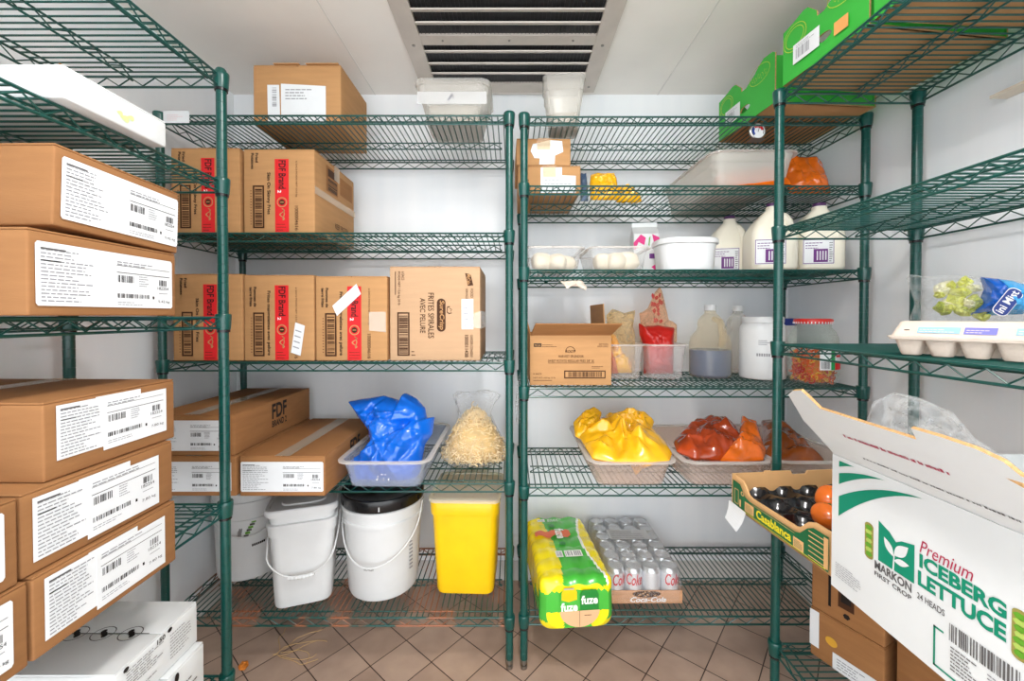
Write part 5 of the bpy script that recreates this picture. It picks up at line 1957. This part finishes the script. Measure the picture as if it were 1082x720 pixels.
def leaf(ax, ay, bx, by, k):
    n = 10
    L, Rr = [], []
    nx, ny = -(by - ay), bx - ax
    for i in range(n + 1):
        s = i / n
        q = k * math.sin(PI * s) * (1 - 0.25 * s)
        px_, py_ = ax + (bx - ax) * s, ay + (by - ay) * s
        L.append((px_ + nx * q, py_ + ny * q)); Rr.append((px_ - nx * q, py_ - ny * q))
    return L + Rr[-2:0:-1]


put_shape(mb, M, [leaf(0.136, 0.138, 0.118, 0.163, 0.24)], WCARD, 0.001)
put_shape(mb, M, [leaf(0.137, 0.141, 0.162, 0.168, 0.26)], WCARD, 0.001)
put_shape(mb, M, [leaf(0.137, 0.132, 0.164, 0.139, 0.22)], WCARD, 0.001)
put_shape(mb, M, [[(0.1345, 0.115), (0.1375, 0.115), (0.1385, 0.143), (0.1365, 0.143)]], WCARD, 0.001)
put_text(mb, M, 'MARKON', 0.100, 0.0965, 0.168, 0.1115, INK_D, 0, 0.03)
put_text(mb, M, 'FIRST CROP', 0.100, 0.084, 0.168, 0.092, INK_D, 0, 0.02)
put_text(mb, M, 'Premium', 0.180, 0.172, 0.256, 0.192, REDI, 0, 0.0, 0.3)
put_text(mb, M, 'ICEBERG', 0.180, 0.1475, 0.2955, 0.170, GREEN_INK, 0, 0.04)
put_text(mb, M, 'LETTUCE', 0.178, 0.1175, 0.2955, 0.142, GREEN_INK, 0, 0.04)
put_text(mb, M, '24 HEADS', 0.177, 0.0955, 0.219, 0.1055, INK_D, 0, 0.01)
for x in (0.079, 0.301):
    put_shape(mb, M, [[(x + 0.009 + 0.009 * math.cos(PI * i / 8), 0.166 + 0.006 * math.sin(PI * i / 8)) for i in range(9)] + [(x + 0.009 - 0.009 * math.cos(PI * i / 8), 0.112 - 0.006 * math.sin(PI * i / 8)) for i in range(9)]], mat('olive_ink', (150, 140, 70), 0.6), 0.0006)
    rd = random.Random(2)
    for k in range(7):
        a, b = x + 0.009, 0.115 + 0.008 * k
        put_shape(mb, M, [[(a + (0.006 + .002 * rd.random()) * math.cos(i), b + 0.005 * math.sin(i)) for i in range(6)]], (LEAFG, mat('pale_leaf_ink', (170, 196, 90), 0.6))[k % 2], 0.0009)
lines(mb, M, 0.012, 0.028, 0.075, 0.058, INK_G, 7, 4, 0.25)
for r_ in ((0.203, 0.010, 0.206, 0.072), (0.203, 0.069, 0.218, 0.072), (0.203, 0.010, 0.33, 0.013)):
    put_rect(mb, M, *r_, GREEN_INK, 0.0006)
bars(mb, M, 0.226, 0.066, 0.312, 0.092, INK_D, 26, 3, False)
lines(mb, M, 0.228, 0.024, 0.27, 0.062, INK_D, 7, 5, 0.35)
lines(mb, M, 0.275, 0.024, 0.312, 0.062, INK_G, 7, 6, 0.35)
mb.build('printed_panel', t)

# clear bag bulging out of the lettuce box
CRINK = clear('crinkled_film', (255, 255, 255), 0.02, 0.04, 0.50, 26)
mb = MB()
out = [(-.10, -.13), (.10, -.13), (.115, -.07), (.085, -.035), (.05, -.01), (.025, .03), (-.02, .052), (-.055, .058), (-.085, .035), (-.098, -.02)]
bag(mb, out, 0.06, frame((0.775, 0.748, ZR4 + 0.345), (0.8, -0.6, 0), (0.0, 0.10, 1)), CRINK, 5, 0.07, 15, K=34, N=110, Tb=0.05)
tag(mb.build('clear_plastic_bag', None, 60), 'empty clear plastic bag puffing out of the white lettuce carton', 'bag')

# ---- tomato tray
w, d, h = 0.335, 0.395, 0.093
KR = mat('kraft_liner', (222, 172, 116), 0.7, var=0.06, scale=12)
DGR = mat('crate_green_ink', (18, 98, 58), 0.5)
t = thing('tomato_carton', 'open green and brown tomato carton with scooped sides beside the lettuce carton', 'carton', (0.640, 1.180, ZR4), R(-84.3))
side = [(0, 0), (w, 0), (w, h), (0.285, h), (0.268, 0.086), (0.245, 0.062), (0.232, 0.058), (0.085, 0.056), (0.070, 0.060), (0.056, 0.078), (0.045, 0.088), (0.0, h)]
th = 0.005
mb = MB()
panel(mb, frame((0, 0, 0), (1, 0, 0), (0, 0, 1)), [side], th, KR, KR)
mb.build('side_wall', t)
mb = MB()
panel(mb, frame((0, d, 0), (1, 0, 0), (0, 0, 1)), [side], th, KR, KR)
mb.build('side_wall', t)
end = [(0, 0), (d, 0), (d, h), (0.235, h), (0.228, h - 0.010), (0.186, h - 0.010), (0.18, h + 0.002), (0.12, h + 0.002), (0.118, h + 0.004), (0.10, h + 0.004), (0.098, h), (0, h)]
for x in (th / 2 + 0.0001, w - th / 2):
    mb = MB()
    panel(mb, frame((x, 0, 0), (0, 1, 0), (0, 0, 1)), [end], th, KR, KR)
    mb.build('end_wall', t)
mb = MB(); mb.box(0, 0, 0, w, d, 0.004, KR); mb.build('base', t)
mb = MB()
M = face((0, -th - 0.0003, 0), (1, 0, 0), (0, 0, 1))
gs = [(0.010, 0.008), (w - 0.008, 0.008), (w - 0.008, h - 0.010), (0.288, h - 0.010), (0.272, 0.074), (0.250, 0.052), (0.236, 0.048), (0.080, 0.047), (0.064, 0.051), (0.050, 0.068), (0.042, 0.078), (0.010, h - 0.012)]
put_shape(mb, M, [gs], DGR, 0.0003)
CY = mat('crate_yellow_ink', (236, 216, 40), 0.5)
put_text(mb, M, 'Casablanca', 0.108, 0.017, 0.226, 0.040, CY, 0, 0.03, 0, 0.0008)
for (x0, y0, x1, y1) in ((0.062, 0.014, 0.098, 0.040), (0.232, 0.012, 0.262, 0.036)):
    put_rect(mb, M, x0, y0, x1, y1, KR, 0.0006)
    lines(mb, M, x0 + 0.003, y0 + 0.003, x1 - 0.003, y1 - 0.003, DGR, 5, 4, 0.4, 0.0009)
frame_rect(mb, M, 0.018, 0.018, 0.036, 0.060, 0.002, 0.002, KR, 0.0006)
put_rect(mb, M, 0.040, 0.016, 0.046, 0.036, KR, 0.0006)
put_shape(mb, M, [[(0.052 + 0.007 * math.cos(2 * PI * i / 14), 0.056 + 0.006 * math.sin(2 * PI * i / 14)) for i in range(14)], [(0.052 + 0.004 * math.cos(2 * PI * i / 14), 0.056 + 0.0035 * math.sin(2 * PI * i / 14)) for i in range(14)]], KR, 0.0006)
for k in range(6):
    put_rect(mb, M, 0.275, 0.015 + 0.011 * k, 0.322, 0.017 + 0.011 * k, KR, 0.0006)
put_rect(mb, M, 0.315, 0.012, 0.326, 0.078, KR, 0.0006)
put_rect(mb, M, 0.09, 0.0435, 0.235, 0.0445, KR, 0.0006)
put_rect(mb, M, 0.012, 0.010, 0.32, 0.0115, CY, 0.0006)
mb.build('printed_panel', t)
mb = MB()
BLK = mat('black_tray', (18, 18, 22), 0.16, spec=0.7)
NX, NY = 44, 52
vs_, fs_ = [], []
for i in range(NX + 1):
    for j in range(NY + 1):
        x, y = 0.008 + (w - 0.016) * i / NX, 0.008 + (d - 0.016) * j / NY
        cx_, cy_ = (x % 0.082) - 0.041, (y % 0.078) - 0.039
        r_ = math.hypot(cx_, cy_) / 0.037
        vs_.append((x, y, 0.052 - 0.030 * max(0, 1 - r_ * r_) ** 0.6 + 0.006 * max(0, r_ - 1.1)))
for i in range(NX):
    for j in range(NY):
        a = i * (NY + 1) + j
        fs_.append((a, a + NY + 1, a + NY + 2, a + 1))
mb.add(vs_, fs_, BLK, None, True)
mb.build('cup_tray', t)
mb = MB()
vs_, fs_ = [], []
for i in range(9):
    s = i / 8
    z = 0.016 - 0.052 * s
    vs_ += [(-0.002, -0.0095 - 0.012 * s * s, z), (0.070 - 0.012 * s, -0.0095 - 0.018 * s * s, z - 0.004 - 0.006 * s)]
for i in range(8):
    fs_.append((2 * i, 2 * i + 2, 2 * i + 3, 2 * i + 1))
mb.add(vs_ + [(v[0], v[1] + 0.0008, v[2]) for v in vs_], fs_ + [tuple(q + 18 for q in f[::-1]) for f in fs_], PAPER)
mb.build('hanging_label', t)

TOM = mat('tomato_skin', (238, 116, 34), 0.2, spec=0.6, var=0.15, scale=18, coat=0.3)
STEM = mat('tomato_stem', (92, 110, 40), 0.6)


def tomato(label, loc, r_, tilt):
    t = thing('tomato', label, 'tomato', loc, 0.6, 'tomatoes in the carton')
    t.rotation_euler = (tilt[0], tilt[1], 0.4)
    mb = MB()
    prof = []
    for i in range(17):
        a = -PI / 2 + PI * i / 16
        rr_ = r_ * math.cos(a) * 1.05
        z = r_ * 0.88 * math.sin(a) - 0.22 * r_ * max(0, math.sin(a)) * math.exp(-(rr_ / (0.35 * r_)) ** 2) * 1.0
        prof.append((max(rr_, 0.0004), z + r_ * 0.86))
    rings = [[(q * math.cos(2 * PI * j / 30) * (1 + 0.02 * math.cos(5 * 2 * PI * j / 30)), q * math.sin(2 * PI * j / 30) * (1 + 0.02 * math.cos(5 * 2 * PI * j / 30)), z) for j in range(30)] for q, z in prof]
    mb.loft(rings, TOM)
    mb.build('flesh', t)
    mb = MB()
    for k in range(5):
        a = 2 * PI * k / 5
        mb.tube([(0, 0, r_ * 1.54), (0.35 * r_ * math.cos(a), 0.35 * r_ * math.sin(a), r_ * 1.66), (0.72 * r_ * math.cos(a + .2), 0.72 * r_ * math.sin(a + .2), r_ * 1.50)], [0.0022, 0.0020, 0.0008], STEM, 6)
    mb.tube([(0, 0, r_ * 1.5), (0.002, 0.003, r_ * 1.85)], 0.0018, STEM, 6)
    mb.build('stem', t)


tomato('orange red tomato, farther one of two in the black cup tray', (0.807, 1.050, ZR4 + 0.062), 0.037, (R(48), R(-20)))
tomato('orange tomato, nearer and lower one of two in the black cup tray', (0.741, 0.968, ZR4 + 0.042), 0.036, (R(10), R(30)))

# ---- egg carton
PULP = mat('egg_carton_pulp', (222, 206, 192), 0.85, var=0.06, scale=40, bump=0.3, bscale=400, spec=0.2)
t = thing('egg_carton', 'grey pulp egg carton on the right wall shelf below the blue vegetable bag', 'egg carton', (0.813, 0.880, FR[2] + e), R(-65.7))
w, d = 0.295, 0.108
mb = MB()
for i in range(6):
    for j in range(2):
        cx_, cy_ = 0.026 + i * 0.0486, 0.028 + j * 0.052
        mb.loft([rrect(0.026, 0.026, 0.008, 0.0, 5, cx_, cy_), rrect(0.031, 0.031, 0.010, 0.003, 5, cx_, cy_), rrect(0.046, 0.048, 0.012, 0.034, 5, cx_, cy_)], PULP, cap1=False)
mb.loft([rrect(w + 0.004, d + 0.004, 0.010, 0.032, 5, w / 2, d / 2), rrect(w + 0.008, d + 0.008, 0.012, 0.034, 5, w / 2, d / 2), rrect(w + 0.008, d + 0.008, 0.012, 0.0365, 5, w / 2, d / 2)], PULP)
mb.build('cup_base', t)
mb = MB()
mb.loft([rrect(w + 0.012, d + 0.010, 0.012, 0.0368, 6, w / 2, d / 2), rrect(w + 0.012, d + 0.010, 0.012, 0.0395, 6, w / 2, d / 2), rrect(w + 0.002, d, 0.012, 0.0405, 6, w / 2, d / 2), rrect(w - 0.014, d - 0.036, 0.012, 0.069, 6, w / 2, d / 2), rrect(w - 0.022, d - 0.044, 0.010, 0.071, 6, w / 2, d / 2)], PULP)
for x in (0.022, 0.24):
    mb.box(x, 0.006, 0.052, x + 0.008, 0.0115, 0.0535, INK_B)
mb.build('lid', t)
mb = MB()
M = face((0.004, -0.0002 + 0.0008, 0.0415), (w - 0.012, 0, 0), (0, 0.0172, 0.0275))
PB = mat('pale_blue_ink', (150, 192, 216), 0.6)
VIO = mat('violet_ink', (120, 120, 196), 0.6)
put_rect(mb, M, 0.14, 0.18, 0.36, 0.62, PB, 0.0016)
put_rect(mb, M, 0.38, 0.16, 0.53, 0.62, VIO, 0.0016)
put_rect(mb, M, 0.61, 0.18, 0.86, 0.62, PB, 0.0016)
lines(mb, M, 0.15, 0.25, 0.35, 0.55, PULP, 2, 4, 0.3, 0.0020)
lines(mb, M, 0.39, 0.25, 0.52, 0.55, PULP, 2, 5, 0.3, 0.0020)
lines(mb, M, 0.62, 0.25, 0.85, 0.55, PULP, 2, 6, 0.3, 0.0020)
mb.build('printed_label', t)

# ---- bag of broccoli
VB = Vector((0.22, -0.17, 0)).normalized()
B0 = Vector((0.935, 0.985, 0))


def on_bag(px, py):
    a = (px - 541) / F
    y_ = (B0.x + B0.y * VB.x / -VB.y) / (a + VB.x / -VB.y)
    x_ = a * y_
    return ((Vector((x_, y_, 0)) - B0).dot(VB), ZC + (HY - py) * y_ / F)


zb = FR[2] + 0.004
MBAG = frame((B0.x, B0.y, 0), VB, (0.03, 0.05, 1))
t = thing('vegetable_bag', 'clear and blue bag of broccoli florets behind the egg carton', 'bag', (0, 0, 0))
top = [(962, 291), (967, 286), (985, 289), (1005, 287), (1030, 287), (1055, 290), (1090, 294)]
o2 = [on_bag(*p) for p in top]
o2 += [(o2[-1][0] + 0.05, o2[-1][1] - 0.03), (o2[-1][0] + 0.05, zb + 0.03), (o2[-1][0], zb), (0.05, zb), (0.03, zb + 0.02), on_bag(966, 335), on_bag(972, 320)]
mb = MB()
bag(mb, o2, 0.045, MBAG, FILM, 6, 0.012, 22, K=22, N=110, Tb=0.035)
mb.build('clear_film', t, 60)
mb = MB()
BRO = [mat('broccoli_stalk', (236, 232, 196), 0.6, var=0.06, scale=60), mat('broccoli_green', (176, 186, 72), 0.7, var=0.3, scale=120, bump=0.6, bscale=300), mat('broccoli_pale', (212, 214, 110), 0.6, var=0.1, scale=60)]
rd = random.Random(8)
for k in range(26):
    a, b = rd.uniform(994, 1046), rd.uniform(293, 331)
    if a < 1005 and (b < 303):
        continue
    u, v = on_bag(a, b)
    rr_ = rd.uniform(0.010, 0.022)
    hexo = [(rr_ * rd.uniform(0.6, 1.2) * math.cos(q * PI / 4), rr_ * rd.uniform(0.5, 1.0) * math.sin(q * PI / 4)) for q in range(8)]
    bag(mb, hexo, rd.uniform(0.010, 0.020), MBAG @ Matrix.Translation((u, v, rd.uniform(0.0, 0.018))) @ Matrix.Rotation(rd.random() * 3, 4, 'Z'), BRO[rd.choice((0, 0, 1, 1, 2, 2))], k + 3, 0.010, 75, K=9, N=36, Tb=0.008)
mb.build('broccoli', t)['kind'] = 'stuff'
BBAND = mat('bag_blue_print', (20, 96, 196), 0.25, spec=0.6)
BLT = mat('bag_light_blue_print', (70, 170, 232), 0.25, spec=0.6)
bl = [on_bag(*p) for p in ((1046, 289), (1050, 302), (1044, 318), (1031, 333), (1090, 331), (1100, 318), (1100, 300), (1075, 292))]
mb = MB()
bag(mb, bl, 0.053, MBAG, BBAND, 6, 0.008, 22, K=16, N=80, Tb=0.04)
bl2 = [on_bag(*p) for p in ((1062, 291), (1066, 302), (1060, 320), (1048, 333), (1095, 331), (1102, 318), (1102, 300), (1080, 293))]
bag(mb, bl2, 0.064, MBAG, BLT, 6, 0.008, 22, K=16, N=80, Tb=0.038)
mb.build('printed_film', t, 60)
mb = MB()
u, v = on_bag(1066, 320)
MT_ = MBAG @ Matrix.Translation((u, v, 0.064)) @ Matrix.Rotation(R(20), 4, 'Y') @ Matrix.Rotation(R(58), 4, 'Z')
NAVY = mat('navy_ink', (20, 50, 130), 0.4)
bd = rrect(0.062, 0.026, 0.010, 0, 5)
put_shape(mb, MT_, [[(p[0] * 1.06, p[1] * 1.10) for p in bd]], WINK, -0.0005)
put_shape(mb, MT_, [[(p[0], p[1]) for p in bd]], NAVY, 0.0001)
put_text(mb, MT_, 'ini Mist', -0.027, -0.006, 0.027, 0.009, WINK, 0, 0.02, 0, 0.0006)
mb.build('badge', t)

# ---- green fruit boxes on top
GBX = mat('box_green', (58, 172, 62), 0.5, spec=0.35, var=0.03)
GOLD = mat('gold_ink', (190, 200, 60), 0.5)
GGR = 'green fruit boxes on top of the right shelving'


def fruit_box(label, far, rz, L, z, depth=0.345, seed=1):
    t = thing('fruit_box', label, 'box', (far[0], far[1], z), rz, GGR)
    k = L / 0.30
    prof = [(0, 0), (L, 0), (L, .158), (L - .012, .166), (.248 * k, .170), (.224 * k, .158), (.205 * k, .142), (.174 * k, .128), (.160 * k, .120), (.135 * k, .121), (.133 * k, .137), (.118 * k, .150), (.100 * k, .166), (.082 * k, .168), (.04 * k, .158), (0, .152)]
    hh = [(.155 * k + .026 * math.cos(2 * PI * i / 20), 0.052 + .011 * math.sin(2 * PI * i / 20)) for i in range(20)]
    th = 0.0045
    for q in (0, 1):
        mb = MB()
        panel(mb, frame((0, depth * q, 0), (1, 0, 0), (0, 0, 1)), [prof, hh], th, GBX, CARD_EDGE)
        mb.build('side_wall', t)
    eprof = [(0.005, 0), (depth - 0.005, 0), (depth - 0.005, .15), (depth * .75, .155), (depth * .62, .115), (depth * .38, .115), (depth * .25, .155), (0.005, .15)]
    for x in (0.0025, L - 0.0025):
        mb = MB()
        panel(mb, frame((x, 0, 0), (0, 1, 0), (0, 0, 1)), [eprof], th, GBX, CARD_EDGE)
        mb.build('end_wall', t)
    mb = MB()
    mb.box(0.001, 0.001, 0, L - 0.001, depth - 0.001, 0.004, CARD)
    mb.build('base', t)
    M = face((0, -th - 0.0003, 0), (1, 0, 0), (0, 0, 1))
    mb = MB()
    for (cx_, cy_, rx_, ry_) in ((.055 * k, .11, .04, .036), (.055 * k, .11, .032, .028), (.235 * k, .125, .05, .03)):
        put_shape(mb, M, [[(cx_ + rx_ * math.cos(2 * PI * i / 24), cy_ + ry_ * math.sin(2 * PI * i / 24)) for i in range(24)], [(cx_ + (rx_ - .0016) * math.cos(2 * PI * i / 24), cy_ + (ry_ - .0016) * math.sin(2 * PI * i / 24)) for i in range(24)]], GOLD, 0.0004)
    sq = [(.195 * k + .075 * k * i / 24, .118 + .010 * math.sin(i * 1.9) + .003 * math.sin(i * .7)) for i in range(25)]
    put_shape(mb, M, [[(x, y + .0011) for x, y in sq] + [(x, y - .0011) for x, y in reversed(sq)]], GOLD, 0.0004)
    mb.build('printed_panel', t)
    mb = MB()
    lx = .05 * k
    put_sheet(mb, M, [(lx, .035), (lx + .085, .035), (lx + .085, .088), (lx, .088)], PAPER)
    bars(mb, M, lx + .01, .045, lx + .055, .072, INK_G, 14, seed, False, 0.0012)
    lines(mb, M, lx + .01, .075, lx + .075, .085, INK_G, 2, 4, 0.3, 0.0012)
    mb.build('shipping_label', t)
    if seed == 2:
        mb = MB()
        put_rect(mb, M, .20 * k, .030, .245 * k, .062, mat('tan_patch', (226, 160, 90), 0.6), 0.0006)
        mb.build('tan_patch', t)
    return t


fruit_box('green fruit box farthest back, on the back unit above the dial thermometer', (0.807, 1.605), R(-85), 0.300, RS[0] + e, 0.345, 1)
fruit_box('green fruit box in the middle, just above the top of the green post', (0.792, 1.205), R(-83), 0.255, FR[0] + e, 0.375, 2)
fruit_box('green fruit box nearest, cut off by the top picture edge', (0.822, 0.938), R(-86), 0.30, FR[0] + e, 0.375, 3)

# ---- brown cartons low on the right
GC = 'brown cartons low on the right shelf'
ZR5 = FR[4] + e
HOLE = mat('yellow_fruit', (214, 160, 50), 0.6)


def low_box(label, loc, rz, size, kind):
    t, fc = carton('cardboard_carton', label, size, loc, rz, GC, cm=CARD_D, tape=False, seam='x')
    M = fc['front']
    w_, d_, h_ = size
    mb = MB()
    if kind == 0:
        put_sheet(mb, M, [(0.0, 0.22), (0.14, 0.22), (0.14, 0.96), (0.0, 0.96)], PAPER)
        put_sheet(mb, M, [(0.34, 0.02), (0.92, 0.02), (0.92, 0.34), (0.34, 0.34)], PAPER)
        lines(mb, M, 0.4, 0.08, 0.86, 0.3, INK_G, 4, 5, 0.35, 0.001)
        mb.build('shipping_label', t)
        mb = MB()
        put_shape(mb, M, [[(0.32 + 0.085 * math.cos(2 * PI * i / 18), 0.52 + 0.09 * math.sin(2 * PI * i / 18)) for i in range(18)]], HOLE)
        mb.build('hand_hole', t)
    elif kind == 1:
        put_rect(mb, M, 0.26, 0.15, 0.30, 0.80, INK, 0.0006)
        put_rect(mb, M, 0.40, 0.22, 0.62, 0.55, INK_B, 0.0006)
        put_rect(mb, M, 0.44, 0.30, 0.58, 0.47, INK, 0.0009)
        lines(mb, M, 0.4, 0.6, 0.7, 0.8, INK, 3, 4, 0.4)
        put_shape(mb, M, [[(0.52 + 0.05 * math.cos(i), 0.13 + 0.04 * math.sin(i)) for i in range(6)]], INK)
        mb.build('printed_mark', t)
    else:
        put_shape(mb, M, [[(0.16 + 0.05 * math.cos(2 * PI * i / 18), 0.12 + 0.04 * math.sin(2 * PI * i / 18)) for i in range(18)]], HOLE)
        mb.build('hand_hole', t)
    return t


low_box('lower brown carton behind the right post, with white labels and a hand hole', (0.885, 1.200, ZR5), R(-65), (0.176, 0.275, 0.142), 0)
low_box('upper brown carton with a black printed mark under the tomato carton', (0.886, 1.198, ZR5 + 0.1435), R(-65), (0.174, 0.275, 0.20), 1)
low_box('plain tall brown carton nearest below the white lettuce carton', (0.968, 1.018, ZR5), R(-79), (0.33, 0.195, 0.36), 2)

# ---- scraps on the empty wire shelf, switch plate
scrap('small onion skin on the empty right wall shelf', (0.93, 0.85, FR[1] + 0.001), 0.010, 3)
scrap('dark dry scrap on the empty right wall shelf nearer the wall', (1.04, 0.93, FR[1] + 0.001), 0.009, 4, mat('dry_scrap', (120, 70, 34), 0.7), 'dry_scrap')
t = thing('wall_plate', 'small cream cover plate high on the right wall', 'plate', (XR, 1.03, 1.735))
PLT = mat('cream_plastic', (226, 214, 196), 0.5)
mb = MB(); mb.box(-0.016, -0.23, -0.045, 0.0, -0.055, 0.034, PLT); mb.build('cover', t)
mb = MB(); mb.box(-0.045, -0.24, 0.034, 0.0, 0.02, 0.041, PLT); mb.build('hood', t)

# ------------------------------------------------------------------ camera and light
cam = bpy.data.cameras.new('camera')
co = bpy.data.objects.new('camera', cam)
col.objects.link(co)
co.location = (0, 0, ZC)
co.rotation_euler = (R(90) - TILT, 0, 0)
cam.sensor_fit = 'HORIZONTAL'
cam.sensor_width = 36.0
cam.lens = 36.0 * F / 1082.0
cam.shift_x = 0.0
cam.shift_y = -(360.0 - (HY + F * math.tan(TILT))) / 1082.0
cam.clip_start = 0.02
scene.camera = co

la = bpy.data.lights.new('ceiling_lamp', 'AREA')
la.shape = 'RECTANGLE'
la.size = 0.16
la.size_y = 0.30
la.energy = 13.5
la.color = (1.0, 0.975, 0.95)
lo = bpy.data.objects.new('ceiling_lamp', la)
col.objects.link(lo)
lo.location = (0.05, 0.42, 2.19)

w = bpy.data.worlds.new('ambient_fill')  # even fill added to brighten the room through its open end behind the camera
scene.world = w
w.use_nodes = True
bg = w.node_tree.nodes['Background']
bg.inputs['Color'].default_value = (0.95, 0.99, 1.02, 1)
bg.inputs['Strength'].default_value = 3.2

vs = scene.view_settings
vs.view_transform = 'Standard'
vs.look = 'None'
vs.gamma = 1.0
vs.use_curve_mapping = False
vs.exposure = 0.31
scene.cycles.max_bounces = 10
scene.cycles.diffuse_bounces = 6
scene.cycles.transparent_max_bounces = 24
scene.cycles.use_denoising = True
scene.cycles.sample_clamp_indirect = 6.0
